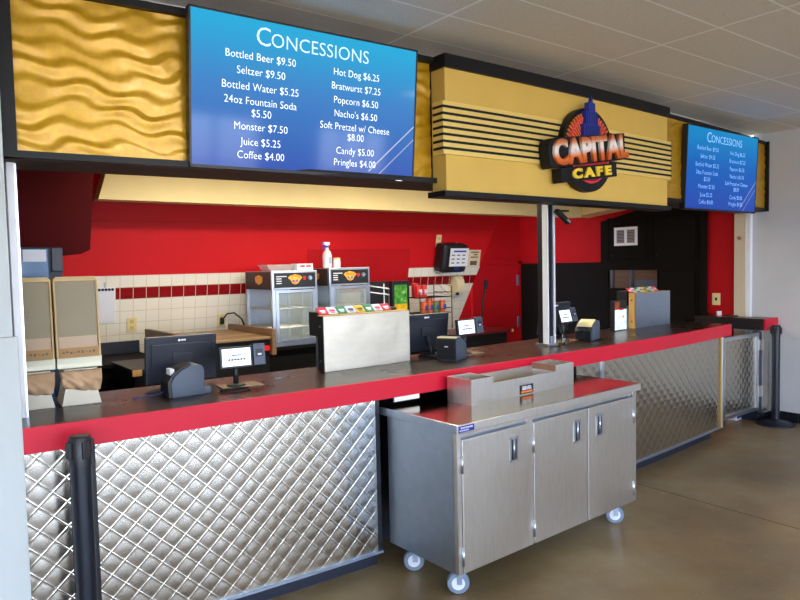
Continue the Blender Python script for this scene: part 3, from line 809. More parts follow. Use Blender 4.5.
# ================================================================== ON THE COUNTER
# bag holders
def bag_holder(label, x, d, rz):
    t = thing('bag_holder', label, 'dispenser', on_counter(x, d), rz, 'paper bag holders')
    w = .094
    b = MB().prism([(-.085, 0), (.085, 0), (.060, .10), (.072, .17), (-.072, .17), (-.060, .10)], -.07, .12, 'y', .003); b.build('base', 'beige', t)
    lean = math.radians(4)
    R = Matrix.Translation((0, 0, .17)) @ Matrix.Rotation(-lean, 4, 'X')
    def bl(mb, n, m, par=t): mb.bm.transform(R); return mb.build(n, m, par)
    sb = MB(); sb.box((-w, -.055, .03), (-w + .008, .10, .41), .003); sb.box((w - .008, -.055, .03), (w, .10, .41), .003); sb.box((-w, -.055, .402), (w, .10, .412), .003)
    bl(sb, 'side_frame', 'tanedge')
    cp = MB(); cp.prism([(-w, .41), (w, .41), (w - .012, .424), (-w + .012, .424)], -.055, .10, 'y', .003); bl(cp, 'top_cap', 'tanedge')
    bl(MB().box((-w + .008, -.040, .140), (w - .008, -.032, .402)), 'front_window', mat('cloudy_acrylic', (150, 139, 116), .6, spec=.15, noise=.06, nscale=6))
    bl(MB().box((-w + .008, .09, .05), (w - .008, .098, .402)), 'back_plate', 'beige')
    bl(MB().box((-w + .010, -.042, .03), (w - .010, .06, .147), .004), 'bag_stack', mat('pale_kraft', (186, 160, 132), .6))
    bb = bl(MB().box((-w + .002, -.051, .050), (w - .002, -.0425, .093)), 'card_band', 'cardboard')
    b = MB()
    for k in range(9): b.box((-.07 + k * .016, -.0522, .068 + .003 * math.sin(k * 2.3)), (-.060 + k * .016, -.051, .076 + .003 * math.sin(k * 1.7)))
    bl(b, 'band_print', mat('faded_ink', (110, 96, 84), .8), bb)
    bl(MB().prism([(-.085, 0), (-.056, .0), (-.056, .02), (-.068, .047), (.06, .047), (.06, 0)][::-1], -w, w, 'x'), 'front_shelf', mat('ivory_shelf', (222, 220, 196), .45))
    # the next paper bag hangs out below, creased
    def fn(u, v):
        x = -.088 + u * .176; z = .165 - v * .092 + .010 * math.sin(u * 5 + 1) * v
        return (x * (1 - .12 * v), -.082 - .028 * math.sin(v * pi) - .010 * math.sin(u * 9 + v * 5) * v - .006 * math.cos(u * 17 - v * 9), z)
    o = MB().grid(fn, 22, 14).build('hanging_bag', 'kraft', t, smooth=True)
    sm = o.modifiers.new('thickness', 'SOLIDIFY'); sm.thickness = .002
    return t
bag_holder('beige paper bag holder partly hidden beside the white rail', .478, .455, -.06)
bag_holder('beige paper bag holder standing fully clear of the white rail', .672, .445, -.06)

# touch registers seen from behind
def register(label, x, d, rz, h=.255, w=.375, zb=.02):
    t = thing('register_monitor', label, 'monitor', on_counter(x, d), rz, 'black register monitors')
    R = Matrix.Translation((0, 0, zb)) @ Matrix.Rotation(.13, 4, 'X')
    def bl(mb, n, m, par=t, **k): mb.bm.transform(R); return mb.build(n, m, par, **k)
    s = bl(MB().box((-w / 2, 0, 0), (w / 2, .028, h), .008), 'screen_housing', 'pos')
    bl(MB().box((-w / 2 + .012, .027, .012), (w / 2 - .012, .0295, h - .012)), 'screen_glass', 'black', s)
    bl(MB().box((-.16, -.012, .03), (.16, .002, h - .035), .008), 'rear_bulge', 'pos', s)
    bl(MB().box((-.055, -.024, h * .42), (.055, -.010, h * .66), .008), 'rear_mount', 'pos', s)
    lg = bl(MB().lathe([(.002, -.0015), (.007, -.0015), (.007, .0)], (-.014, 0, h - .024), 12, 'y'), 'logo', 'paper', s)
    bl(MB().box((-.006, -.0015, h - .029), (.02, 0, h - .019)), 'logo_bar', 'paper', s)
    MB().tube([(0, -.015, .14), (0, -.055, .075), (0, -.085, .012)], [.018, .014, .020], 10).build('stand_arm', 'black', t, smooth=True)
    MB().lathe([(.01, 0), (.075, 0), (.078, .006), (.05, .018), (.01, .022)], (0, -.05, 0), 32).build('stand_base', 'black', t, smooth=True, angle=45)
    return t
register('black register monitor beside the nearest receipt printer, nearest the paper bag holders', 1.205, .615, cang(1.2), zb=.015)
register('black register monitor between the pale soda dispenser and a card reader', 2.84, .600, cang(2.86), zb=.03, w=.395)
register('black register monitor half hidden behind the shutter post', 4.25, .635, cang(4.2), zb=.03)

# receipt printers
def printer(label, x, d, rz):
    t = thing('receipt_printer', label, 'printer', on_counter(x, d), rz, 'grey receipt printers')
    prof = [(-.08, 0), (.08, 0), (.08, .125), (.068, .146), (.02, .152), (-.035, .128), (-.070, .098), (-.085, .07)]
    MB().prism(prof, -.070, .070, 'y', .004).build('case', 'posgrey', t, smooth=True, angle=30)
    MB().prism([(-.094, .0), (-.079, .0), (-.083, .07), (-.066, .102), (-.078, .108), (-.098, .075)], -.062, .062, 'y', .002).build('front_cover', 'black', t)
    MB().prism([(-.072, .1015), (-.03, .1335), (.02, .1555), (.02, .158), (-.034, .137), (-.076, .105)], -.058, .058, 'y').build('top_lid', 'black', t)
    MB().box((-.066, -.03, .105), (-.044, .03, .138), .004, T=Matrix.Translation((-.01, 0, -.002))).build('paper_slip', 'paper', t)
    MB().box((.078, -.055, 0), (.118, .06, .032), .004).build('power_unit', 'posgrey', t)
    return t
printer('grey receipt printer with a white paper curl, nearest the paper bag holders', 1.118, .325, .0)
p2 = printer('grey receipt printer before the middle register, facing the aisle', 2.86, .345, -2.72)
p3 = printer('grey receipt printer beyond the shutter post', 4.31, .345, .28)
for o in kids(p3):
    if o.name.startswith('top_lid'): o.data = o.data.copy(); o.data.materials.clear(); o.data.materials.append(M['ivory']); o.scale = (1, 1, 1)
    if o.name.startswith('paper_slip'): bpy.data.objects.remove(o)

for o in kids(p2):
    if o.name.startswith(('paper_slip', 'power_unit')): bpy.data.objects.remove(o)
MB().box((.0795, -.066, .006), (.083, .066, .136), .002).build('rear_panel', 'black', p2); MB().box((.060, -.066, .141), (.082, .066, .150), .003).build('ivory_strip', 'ivory', p2); MB().box((.083, -.012, .085), (.084, .012, .092)).build('logo', 'labwhite', p2)
# customer displays with card readers
M['custscreen'] = mat('lit_white_screen', (235, 240, 250), .3, emit=(226, 236, 250), estr=.85)
def cust(label, x, d, rz, tilt, on=True, wd=.172, hd=.112, zc=.155, dark=False):
    t = thing('customer_display', label, 'display', on_counter(x, d), rz, 'customer displays with card readers')
    MB().box((-.085, -.06, 0), (.13, .075, .008), .003).build('base_plate', 'wood', t)
    MB().lathe([(.01, .008), (.05, .008), (.046, .016), (.016, .022)], n=24).build('foot', 'black', t, smooth=True, angle=40)
    MB().tube([(0, 0, .012), (0, .0, zc - .02)], .014, 12).build('pole', 'black', t, smooth=True)
    R = Matrix.Translation((0, 0, zc)) @ Matrix.Rotation(-tilt, 4, 'X')
    def bl(mb, n, m, par=t): mb.bm.transform(R); return mb.build(n, m, par)
    h = bl(MB().box((-wd / 2, -.022, -hd / 2), (wd / 2, .0, hd / 2), .005), 'screen_housing', 'black')
    s = bl(MB().box((-wd / 2 + .011, -.0235, -hd / 2 + .012), (wd / 2 - .011, -.021, hd / 2 - .010)), 'lit_screen', 'custscreen', h)
    b = MB(); b.box((-.025, -.0245, .008), (.025, -.023, .015)); bl(b, 'screen_line', 'text_blue', h)
    b = MB()
    for k in range(6): b.box((-.045 + k * .016, -.0245, -.016), (-.033 + k * .016, -.023, -.006))
    bl(b, 'screen_words', 'text_ink', h)
    cr = bl(MB().box((wd / 2 + .004, -.030, -hd / 2 + .006), (wd / 2 + .068, -.004, hd / 2 + .006), .005), 'card_reader', 'posgrey')
    bl(MB().box((wd / 2 + .016, -.0315, -.005), (wd / 2 + .056, -.029, .035), .002), 'reader_face', 'pos', cr)
    bl(MB().box((wd / 2 + .026, -.033, .002), (wd / 2 + .046, -.031, .012)), 'reader_mark', 'labwhite', cr)
    bl(MB().box((-.03, -.002, -.04), (.03, .02, .02)), 'mount', 'black')
    return t
cust('small lit customer display on a wooden plate beside the nearest register', 1.395, .35, cang(1.4) - .05, .10)
cust('small lit customer display with card reader behind the middle receipt printer', 3.052, .43, cang(3) + .06, .12, zc=.185)
cust('small lit customer display leaning back beyond the shutter post', 4.085, .41, cang(4.2) + .10, .28, zc=.19)
# cables
def cable(name, label, pts, r, m):
    o = MB().tube(pts, r, 8).build(name, m, smooth=True); tag(o, label, 'cable'); return o
def oc(x, d, z=1.07): return on_counter(x, d, z)
cable('blue_cable', 'blue and black cable trailing from the nearest receipt printer', [oc(1.04, .335, 1.10), oc(1.01, .345, 1.086), oc(.97, .355, 1.078), oc(.92, .35, 1.0765), oc(.88, .34, 1.0755)], .0035, mat('dark_blue_cable', (20, 44, 110), .4))
pts = []
for k in range(17):
    a = k / 16 * 2 * pi; pts.append(oc(1.345 + .075 * math.cos(a + 2), .245 + .05 * math.sin(a + 2), 1.0755))
cable('black_cable', 'looped black cable lying before the nearest customer display', pts, .004, 'black')
pts = []
for k in range(13):
    a = k / 12 * 1.7 * pi; pts.append(oc(4.205 + .035 * math.cos(a), .28, 1.13 + .05 * math.sin(a)))
cable('thin_cable', 'thin dark cable looping under the customer display beyond the post', pts, .003, 'darkwire')

# soda dispensers dropped in behind a splash panel
def soda(label, x, d, rz, w, side_m, face_m, h=.325):
    t = thing('soda_dispenser', label, 'dispenser', on_counter(x, d), rz, 'soda dispensers behind splash panels')
    MB().box((-w / 2, 0, 0), (w / 2, .012, h), .002).build('splash_panel', face_m, t)
    MB().box((-w / 2 + .002, .012, 0), (-w / 2 + .022, .075, h)).build('side_board', side_m, t)
    MB().box((w / 2 - .022, .012, 0), (w / 2 - .002, .075, h)).build('side_board', side_m, t)
    for z in (.06, h - .06): MB().lathe([(.002, 0), (.007, 0), (.007, -.004)], (-w / 2 + .002, .045, z), 10, 'x').build('bolt', 'alu' if side_m == 'black' else 'black', t)
    MB().box((-w / 2, 0, h), (w / 2, .075, h + .004)).build('top_strip', 'woodpale', t)
    MB().box((-w / 2 + .06, .11, .001), (w / 2 - .03, .2, .20), .006).build('cabinet', 'steelside', t)
    hd = MB().box((-w / 2 + .022, .105, .20), (w / 2 - .02, .21, h + .020), .004).build('dispensing_head', 'black', t)
    n = 8; pw = (w - .10) / n
    ms = ['labred', 'labwhite', 'green', 'labwhite', 'labyel', 'green', 'labwhite', 'labred']
    ink = ['paper', 'labred', 'paper', 'text_ink', 'text_ink', 'paper', 'labred', 'paper']
    for k in range(n):
        x0 = -w / 2 + .015 + k * pw
        T = Matrix.Translation((x0 + pw / 2, .075, h + .005)) @ Matrix.Rotation(math.radians(42), 4, 'X')
        lb = MB().box((-pw / 2 + .002, 0, 0), (pw / 2 - .002, .058, .005), .001, T=T).build('flavour_label', ms[k], hd)
        b = MB(); b.box((-pw * .28, .02, .005), (pw * .28, .034, .0062), 0, T=T); b.box((-pw * .2, .009, .005), (pw * .2, .015, .0062), 0, T=T); b.build('label_mark', ink[k], hd)
    return t
soda('pale dented steel splash panel with soda flavour labels behind, between two registers', 2.292, .455, cang(2.3) + .03, .636, 'black', 'boxsteel')
soda('grey steel splash panel with wooden side and soda flavour labels, at the black wall', 5.568, .475, cang(5.4) - .03, .60, 'woodpale', M['steelside'], .312)
# lit drink merchandiser beside the far dispenser
lm = thing('drink_display', 'small lit pale blue drink display beside the wooden-sided soda dispenser', 'display', on_counter(5.045, .50), cang(5.2))
MB().box((-.100, .004, 0), (.086, .05, .262), .004).build('case', 'black', lm)
def m_lit():
    n = NT('backlit_drink_panel'); f = n.noise(22, 3, .5)
    c = n.ramp(f, [(.28, lin((150, 214, 240))), (.42, lin((226, 244, 252))), (.6, lin((250, 252, 255)))])
    n.set('Base Color', (.02, .02, .02, 1)); n.set('Emission Color', c); n.set('Emission Strength', 1.1); n.set('Roughness', .3); return n.m
MB().box((-.100, 0, .008), (.084, .005, .185)).build('lit_panel', m_lit(), lm)
MB().box((-.100, 0, .187), (-.03, .005, .255)).build('upper_picture', mat('brown_picture', (140, 60, 30), .4, noise=.5, nscale=20, emit=(150, 70, 30), estr=.3), lm)
MB().box((-.03, -.004, .180), (.03, .004, .196)).build('red_mark', 'labred', lm)
MB().lathe([(.002, 0), (.014, 0), (.014, -.002)], (.03, .0, .12), 14, 'y').build('lemon_mark', 'signyellow', lm)

# ================================================================== KITCHEN BACK LINE
def back_counter(x0, x1, label):
    bc = thing('back_counter', label, 'counter', ((x0 + x1) / 2, 2.6, 0)); sh = ((x0 + x1) / 2, 2.6, 0)
    box((x0, 2.29, .955), (x1, 2.95, .984), .003).build('worktop', 'matteblack', bc, shift=sh)
    box((x0, 2.33, .08), (x1, 2.9, .955)).build('cabinet', 'matteblack', bc, shift=sh)
    box((x0, 2.37, 0), (x1, 2.86, .08)).build('kick_plate', 'navy', bc, shift=sh)
    box((x0, 2.93, .984), (x1, 2.95, 1.085)).build('backsplash', 'navy', bc, shift=sh)
back_counter(-.25, 1.66, 'black back counter at the tiles behind the nearest register')
back_counter(2.49, 4.6, 'black back counter carrying the glass food warmers')
ls = thing('low_shelf', 'low dark shelf with pale wooden end beside the nearest register', 'shelf', (1.36, 1.7, 0))
box((-.10, -.02, .985), (.30, .55, 1.01), .002).build('shelf_board', 'black', ls)
box((-.085, -.012, 0), (.30, .55, .985)).build('shelf_body', 'matteblack', ls)
box((-.105, -.03, .965), (-.04, -.019, 1.008), .002).build('wood_end', 'woodpale', ls)

# slatted wood oven table
sb = thing('slatted_oven', 'wood-slat topped prep table with raised side boards before the tiles', 'table', (2.2, 2.35, 0)); sh = (2.2, 2.35, 0)
box((1.72, 1.96, 1.105), (2.43, 2.85, 1.125), .003).build('slat_top', 'slats', sb, shift=sh)
MB().prism([(1.94, .975), (2.85, .975), (2.85, 1.175), (1.94, 1.185)], 2.43, 2.465, 'x').build('side_board', 'wood', sb, shift=sh)
MB().prism([(1.94, .975), (2.85, .975), (2.85, 1.185), (1.94, 1.19)], 1.685, 1.72, 'x').build('side_board', 'wood', sb, shift=sh)
box((1.73, 1.98, 0), (2.42, 2.84, 1.105)).build('body', 'black', sb, shift=sh)
box((2.37, 1.955, 1.01), (2.415, 1.98, 1.05), .004).build('red_switch', 'switchred', sb, shift=sh)

# hot food warmers
def m_emb():
    n = NT('warmer_emblem_paint')
    n.set('Base Color', n.ramp(n.noise(60, 2), [(.4, lin((226, 120, 40))), (.6, lin((240, 190, 50)))])); n.set('Roughness', .4); return n.m
M['wemb'] = m_emb()
def warmer(label, x, y, w=.45, dp=.56, h=.67, z=.985):
    t = thing('food_warmer', label, 'warmer', (x, y, z), 0, 'glass food warmers')
    b = MB()
    for px in (-w / 2, w / 2 - .028):
        b.box((px, 0, .03), (px + .028, .03, h - .15)); b.box((px, dp - .03, .03), (px + .028, dp, h - .15))
    b.box((-w / 2, 0, 0), (w / 2, dp, .035), .004)
    b.build('frame', 'alu', t)
    hdr = MB(); hdr.box((-w / 2, 0, h - .165), (w / 2, dp, h), .004); hd = hdr.build('hood', 'alu', t)
    MB().box((-w / 2 + .02, -.004, h - .150), (w / 2 - .02, .0, h - .02), .002).build('control_panel', 'black', hd)
    MB().box((-w / 2 - .004, .03, h - .165), (-w / 2, dp - .02, h - .008), .002).build('side_panel', mat('dark_brown_panel', (48, 34, 30), .5), hd)
    b = MB(); b.prism([(-.072, -.07), (-.05, -.05), (0, -.038), (.05, -.05), (.072, -.07), (.045, -.092), (.03, -.118), (0, -.13), (-.03, -.118), (-.045, -.092)], -.006, -.003, 'y'); b.bm.transform(Matrix.Translation((0, 0, h + .005)))
    e = b.build('emblem', 'wemb', hd)
    b = MB()
    for ex in (-.018, .018): b.lathe([(.002, -.008), (.011, -.008), (.011, -.005)], (ex, 0, h - .092), 12, 'y')
    b.build('emblem_dot', 'blueplastic', e)
    b = MB(); b.prism([(.035, -.055), (0, -.035), (-.035, -.055), (-.03, -.10), (0, -.125), (.03, -.10)], -w / 2 - .008, -w / 2 - .004, 'x'); b.bm.transform(Matrix.Translation((0, dp * .45, h)) @ Matrix.Diagonal((1, 2.2, 1, 1)))
    b.build('side_emblem', 'wemb', hd)
    MB().box((.082, -.010, h - .085), (.104, -.003, h - .055), .002).build('switch', 'switchred', hd)
    MB().lathe([(.004, -.018), (.016, -.018), (.022, -.003)], (.150, 0, h - .07), 20, 'y').build('dial', 'alu', hd, smooth=True, angle=40)
    b = MB()
    for k in range(4): b.box((-.185, -.0055, h - .055 - k * .02), (-.185 + (.10 if k == 0 else .05), -.0035, h - .047 - k * .02))
    b.build('panel_print', 'paper', hd)
    df = MB()
    for lo, hi in (((-w / 2 + .030, -.012, .04), (-w / 2 + .055, .004, h - .172)), ((w / 2 - .055, -.012, .04), (w / 2 - .030, .004, h - .172)), ((-w / 2 + .055, -.012, h - .195), (w / 2 - .055, .004, h - .172)), ((-w / 2 + .055, -.012, .04), (w / 2 - .055, .004, .06))): df.box(lo, hi)
    dr = df.build('door_frame', 'alu', t)
    MB().box((-w / 2 + .055, -.005, .06), (w / 2 - .055, -.001, h - .195)).build('door_glass', 'glass', dr)
    MB().box((-w / 2 + .002, .03, .035), (-w / 2 + .006, dp - .03, h - .165)).build('side_glass', 'glass', t)
    MB().box((w / 2 - .006, .03, .035), (w / 2 - .002, dp - .03, h - .165)).build('side_glass', 'glass', t)
    MB().box((-w / 2 + .028, dp - .012, .035), (w / 2 - .028, dp - .006, h - .165)).build('back_panel', 'steelside', t)
    for z1 in (.16, .33):
        b = MB()
        for k in range(9): b.tube([(-w / 2 + .03, .06 + k * .055, z1), (w / 2 - .03, .06 + k * .055, z1)], .003, 6)
        b.tube([(-w / 2 + .03, .06, z1), (-w / 2 + .03, .5, z1)], .004, 6); b.tube([(w / 2 - .03, .06, z1), (w / 2 - .03, .5, z1)], .004, 6)
        b.build('rack', 'wire', t)
    for px in (-w / 2 + .04, w / 2 - .04):
        for py in (.04, dp - .04): MB().lathe([(.015, -.0), (.02, -.0), (.02, .001), (.015, .002)], (px, py, 0), 12).build('foot', 'black', t)
    return t
warmer('glass food warmer beside the slatted prep table, clear tub on its top', 2.845, 2.30, .45)
warmer('glass food warmer with the spray bottle standing on its top', 3.425, 2.30, .45, h=.685)
ZW = 1.655
tb = thing('plastic_tub', 'shallow clear plastic tub lying on the nearer food warmer', 'tub', (2.79, 2.55, ZW))
MB().prism([(-.10, 0), (.10, 0), (.135, .045), (.13, .05), (-.13, .05), (-.135, .045)], -.09, .09, 'y', .004).build('tub_body', 'clearplastic', tb)
MB().box((-.138, -.095, .048), (.138, .095, .056), .003).build('tub_lid', 'clearplastic', tb)
wb = thing('snack_box', 'small white box with red print on the nearer food warmer', 'box', (3.02, 2.48, ZW), .08)
MB().box((-.085, -.05, 0), (.085, .06, .06), .002).build('box_body', 'paper', wb)
for x in (-.055, .01): MB().box((x, -.0515, .028), (x + .05, -.0495, .045)).build('red_print', 'labred', wb)
ZW2 = 1.67
sp = thing('spray_bottle', 'clear spray bottle with blue and white trigger on a food warmer', 'bottle', (3.29, 2.48, ZW2), .2)
MB().lathe([(.02, 0), (.042, 0), (.045, .01), (.045, .12), (.035, .15), (.016, .175), (.014, .195)], n=28).build('bottle_body', 'bottleplastic', sp, smooth=True, angle=50)
MB().lathe([(.012, .192), (.018, .192), (.018, .21), (.012, .212)], n=20).build('blue_collar', 'blueplastic', sp, smooth=True, angle=40)
b = MB(); b.box((-.045, -.012, .218), (.03, .012, .245), .006); b.box((-.012, -.011, .205), (.014, .011, .225), .003); b.build('spray_head', 'paper', sp)
b = MB(); b.prism([(-.042, .225), (-.030, .225), (-.034, .195), (-.044, .170), (-.052, .172), (-.044, .198)], -.008, .008, 'y', .002); b.box((-.058, -.008, .226), (-.044, .008, .242), .003); b.build('trigger', 'blueplastic', sp)
MB().box((-.02, -.0462, .04), (.02, -.0440, .10)).build('bottle_label', mat('pale_blue_label', (150, 180, 220), .5), sp)
jr = thing('white_jar', 'small white jar with tan lid beside the spray bottle', 'jar', (3.395, 2.48, ZW2))
MB().lathe([(.02, 0), (.035, 0), (.036, .008), (.036, .065), (.030, .075)], n=24).build('jar_body', 'paper', jr, smooth=True, angle=50)
MB().lathe([(.02, .074), (.034, .074), (.034, .094), (.02, .096)], n=24).build('lid', 'ivory', jr, smooth=True, angle=40)

# blue cooler at the far end
cl = thing('drink_cooler', 'blue-fronted cooler with dark frame under the shaded red bulkhead', 'cooler', (.45, 1.2, 0)); sh = (.45, 1.2, 0)
box((.05, 1.0, 0), (.735, 1.55, 1.823), .006).build('cabinet', 'navy', cl, shift=sh)
box((.10, .985, .15), (.665, 1.0, 1.815), .004).build('blue_door', 'glassblue', cl, shift=sh)
box((.545, .980, 1.745), (.655, .986, 1.81)).build('door_notice', 'paper', cl, shift=sh)
box((.68, .975, 1.69), (.735, 1.0, 1.82), .004).build('hinge_cover', 'pos', cl, shift=sh)

# things on the tiled wall
def wall_T(x, z, off=.004): return Matrix.Translation(bw(x, z, off)) @ Matrix.Rotation(math.atan(TL), 4, 'X')
def on_wall(name, label, cat, x, z, parts, group=None, off=.0):
    t = thing(name, label, cat, bw(x, z, off), 0, group); t.rotation_euler = (math.atan(TL), 0, 0)
    for nm, lo, hi, m, bv in parts: box(lo, hi, bv).build(nm, m, t)
    return t
def outlet(label, x, z, w=.042, h=.062):
    return on_wall('wall_outlet', label, 'outlet', x, z, [('cover_plate', (-w, -.008, -h), (w, 0, h), 'ivory', .003), ('socket', (-.016, -.010, .012), (.016, -.007, .044), mat('outlet_face', (200, 180, 120), .5), .003), ('socket', (-.016, -.010, -.044), (.016, -.007, -.012), mat('outlet_face', (200, 180, 120), .5), .003)], 'wall outlets')
outlet('ivory double outlet on the white tiles by the clipboard', 1.625, 1.217)
outlet('ivory plate high on the red wall beside the towel dispenser', 5.02, 1.95, .038, .07)
o = outlet('outlet with a black plug beside the nearer food warmer', 2.44, 1.200)
MB().box((-.022, -.045, -.03), (.012, -.009, .03), .006).build('plug', 'black', o)
cable('power_cord', 'black power cord curving from the tile outlet behind the warmer', [Vector(bw(2.44, 1.215, .045)), Vector(bw(2.47, 1.262, .06)), Vector(bw(2.53, 1.268, .08)), Vector(bw(2.60, 1.21, .09)), Vector(bw(2.64, 1.12, .10))], .008, 'black')
pc = on_wall('wall_calendar', 'blank white sheet with ring binding hanging on the tiles', 'sheet', 1.405, 1.395, [('sheet', (-.085, -.006, -.155), (.085, 0, .155), 'paper', .002), ('hook', (-.006, -.012, .155), (.006, 0, .20), 'alu', .002)])
b = MB()
for k in range(6):
    b.lathe([(.006, -.004), (.012, -.004), (.012, .002), (.006, .002)], (-.07 + k * .026, -.008, .138), 10, 'y')
b.build('ring_binding', 'darkwire', pc)
td = on_wall('towel_dispenser', 'black paper towel dispenser with a white notice on its front', 'dispenser', 5.17, 1.775, [('case', (-.20, -.17, -.175), (.18, 0, .165), 'black', .05), ('lock', (.03, -.12, .163), (.05, -.10, .178), 'alu', .003), ('lever', (-.02, -.176, -.14), (.06, -.168, -.10), 'bluetape', .003)], off=.0)
ng = box((-.10, -.176, -.095), (.18, -.171, .115)).build('notice', 'paper', td)
b = MB(); b.box((-.05, -.178, .07), (.14, -.176, .09)); b.build('notice_heading', 'text_blue', ng)
b = MB()
for i in range(3):
    for j in range(3): b.box((-.075 + i * .08, -.178, .03 - j * .045), (-.03 + i * .08, -.176, .042 - j * .045))
b.build('notice_words', 'text_ink', ng)
nt = on_wall('wall_notice', 'cream handwashing notice on the red wall behind the towel dispenser', 'notice', 5.60, 1.74, [('sheet', (-.17, -.004, -.10), (.11, 0, .105), 'noticepaper', 0)])
b = MB()
for k, (a, c) in enumerate(((-.05, .08), (.0, .06), (-.05, .07))): b.box((a, -.006, .07 - k * .03), (c, -.004, .084 - k * .03))
b.box((-.05, -.006, -.08), (.06, -.004, -.03)); b.build('notice_print', mat('brown_ink', (110, 84, 70), .7), nt)
so = on_wall('soap_dispenser', 'cream curved soap dispenser on the tiles below the towel dispenser', 'dispenser', 5.33, 1.42, [('back_plate', (-.06, -.02, -.11), (.07, 0, .12), 'soap', .008)])
b = MB().prism([(-.02, .13), (-.06, .13), (-.10, .09), (-.135, .02), (-.14, -.05), (-.11, -.06), (-.085, -.03), (-.075, -.09), (-.055, -.125), (-.02, -.125)], -.055, .065, 'x', .012); b.build('cover', 'soap', so, smooth=True, angle=40)
MB().box((-.02, -.088, -.10), (.02, -.065, -.055), .004).build('logo_patch', 'bluetape', so)

# snack rack with cans
rk = thing('wire_snack_rack', 'dark wire snack rack holding cans beside the green screen', 'rack', (4.62, 2.55, .985)); sh = (4.62, 2.55, .985)
b = MB()
XA, XB, YA, YB = 4.36, 4.80, 2.42, 2.72
for z in (1.16, 1.33):
    for x, y in ((XA, YA), (XB, YA), (XA, YB), (XB, YB)): pass
    b.tube([(XA, YA, z), (XB, YA, z), (XB, YB, z), (XA, YB, z), (XA, YA, z)], .004, 6)
    for k in range(12): b.tube([(XA + (XB - XA) * k / 11, YA, z - .002), (XA + (XB - XA) * k / 11, YB, z - .002)], .0025, 6)
    b.tube([(XA, YA, z + .05), (XB, YA, z + .05), (XB, YB, z + .05)], .003, 6)
b.build('shelf_wire', 'darkwire', rk, shift=sh)
for x, y, zt in ((XA, YA, 1.40), (XB, YA, 1.44), (XA, YB, 1.50), (XB, YB, 1.50)): MB().tube([(x, y, .985), (x, y, zt)], .005, 8).build('upright', 'darkwire', rk, shift=sh)
b = MB(); b.tube([(XB, YA, 1.44), (XB, YB, 1.50), (XB, YA, 1.33), (XB, YB, 1.38)], .003, 6); b.build('side_brace', 'darkwire', rk, shift=sh)
def can(label, x, y, z, m, tz=.0, h=.115):
    t = thing('snack_can', label, 'can', (x, y, z), 0, 'snack cans on the wire rack'); t.rotation_euler = (tz, 0, .2)
    MB().lathe([(.02, 0), (.036, 0), (.037, .004), (.037, h - .006), (.036, h)], n=24).build('can_body', m, t, smooth=True, angle=40)
    MB().lathe([(.02, h - .001), (.038, h - .001), (.038, h + .008), (.02, h + .006)], n=24).build('lid', 'canred', t, smooth=True, angle=40)
    MB().lathe([(.004, h + .006), (.02, h + .0075), (.004, h + .0085)], n=16).build('lid_face', 'paper', t)
    MB().box((-.022, -.0385, .03), (.022, -.0335, .085)).build('label_patch', 'labwhite' if m == 'canred' else 'text_blue', t)
    return t
LB = ['nearest the green screen on the upper shelf', 'on the upper shelf with pale front', 'farthest back on the upper shelf']
can('red snack can nearest the green screen on the upper rack shelf', 4.40, 2.50, 1.335, 'canred', h=.12)
can('red and green snack can at the outer end of the upper shelf trio', 4.49, 2.52, 1.335, 'canred', h=.12)
can('red snack can behind the other two on the upper rack shelf', 4.435, 2.60, 1.335, 'canred', h=.14)
can('orange snack can nearest the green screen on the lower rack shelf', 4.46, 2.48, 1.165, 'canorange')
can('orange snack can second along the lower rack shelf', 4.55, 2.50, 1.165, 'canorange')
can('olive green snack can third along the lower rack shelf', 4.64, 2.50, 1.165, 'cangreen')
can('orange snack can at the outer end of the lower rack shelf', 4.73, 2.50, 1.165, 'canorange')
can('taller orange snack can standing behind the lower shelf row', 4.63, 2.60, 1.165, 'canorange', h=.15)
# glowing product screen and white wire basket
ps = thing('product_screen', 'small black display glowing green with yellow drink picture', 'screen', (4.215, 2.45, .985)); sh = (4.215, 2.45, .985)
box((4.02, 2.44, 1.17), (4.24, 2.50, 1.52), .006).build('screen_housing', 'black', ps, shift=sh)
box((3.70, 2.50, 1.17), (4.02, 2.56, 1.52), .004).build('side_housing', 'black', ps, shift=sh)
box((4.05, 2.50, .985), (4.20, 2.60, 1.17)).build('stand', 'black', ps, shift=sh)
def m_green():
    n = NT('green_drink_picture'); f = n.noise(18, 4, .6); z = n.sep.outputs['Z']
    top = n.ramp(f, [(.4, lin((40, 140, 50))), (.62, lin((110, 190, 60))), (.74, lin((226, 240, 190)))])
    low = n.ramp(f, [(.4, lin((240, 170, 20))), (.6, lin((255, 214, 40)))])
    n.set('Emission Color', n.mix(n.math('GREATER_THAN', n.math('ADD', z, n.math('MULTIPLY', f, .05)), .325), low, top)); n.set('Emission Strength', .8); n.set('Base Color', (.01, .01, .01, 1)); n.set('Roughness', .2)
    return n.m
box((4.045, 2.436, 1.20), (4.205, 2.441, 1.48)).build('lit_picture', m_green(), ps, shift=sh)
wk = thing('wire_basket_rack', 'white curled wire rack beside the farther food warmer', 'rack', (3.83, 2.38, .985)); sh = (3.83, 2.38, .985)
b = MB()
for z in (1.20, 1.27, 1.40, 1.46):
    b.tube([(3.70, 2.48, z + .03), (3.72, 2.36, z + .02), (3.86, 2.33, z - .004), (3.92, 2.36, z - .012), (3.935, 2.43, z - .006), (3.92, 2.48, z)], .006, 8)
b.build('curled_wire', 'whitepaint', wk, shift=sh, smooth=True)
MB().tube([(3.93, 2.46, .985), (3.93, 2.46, 1.50)], .006, 8).build('upright', 'whitepaint', wk, shift=sh); MB().tube([(3.70, 2.47, .985), (3.70, 2.47, 1.50)], .006, 8).build('upright', 'whitepaint', wk, shift=sh)

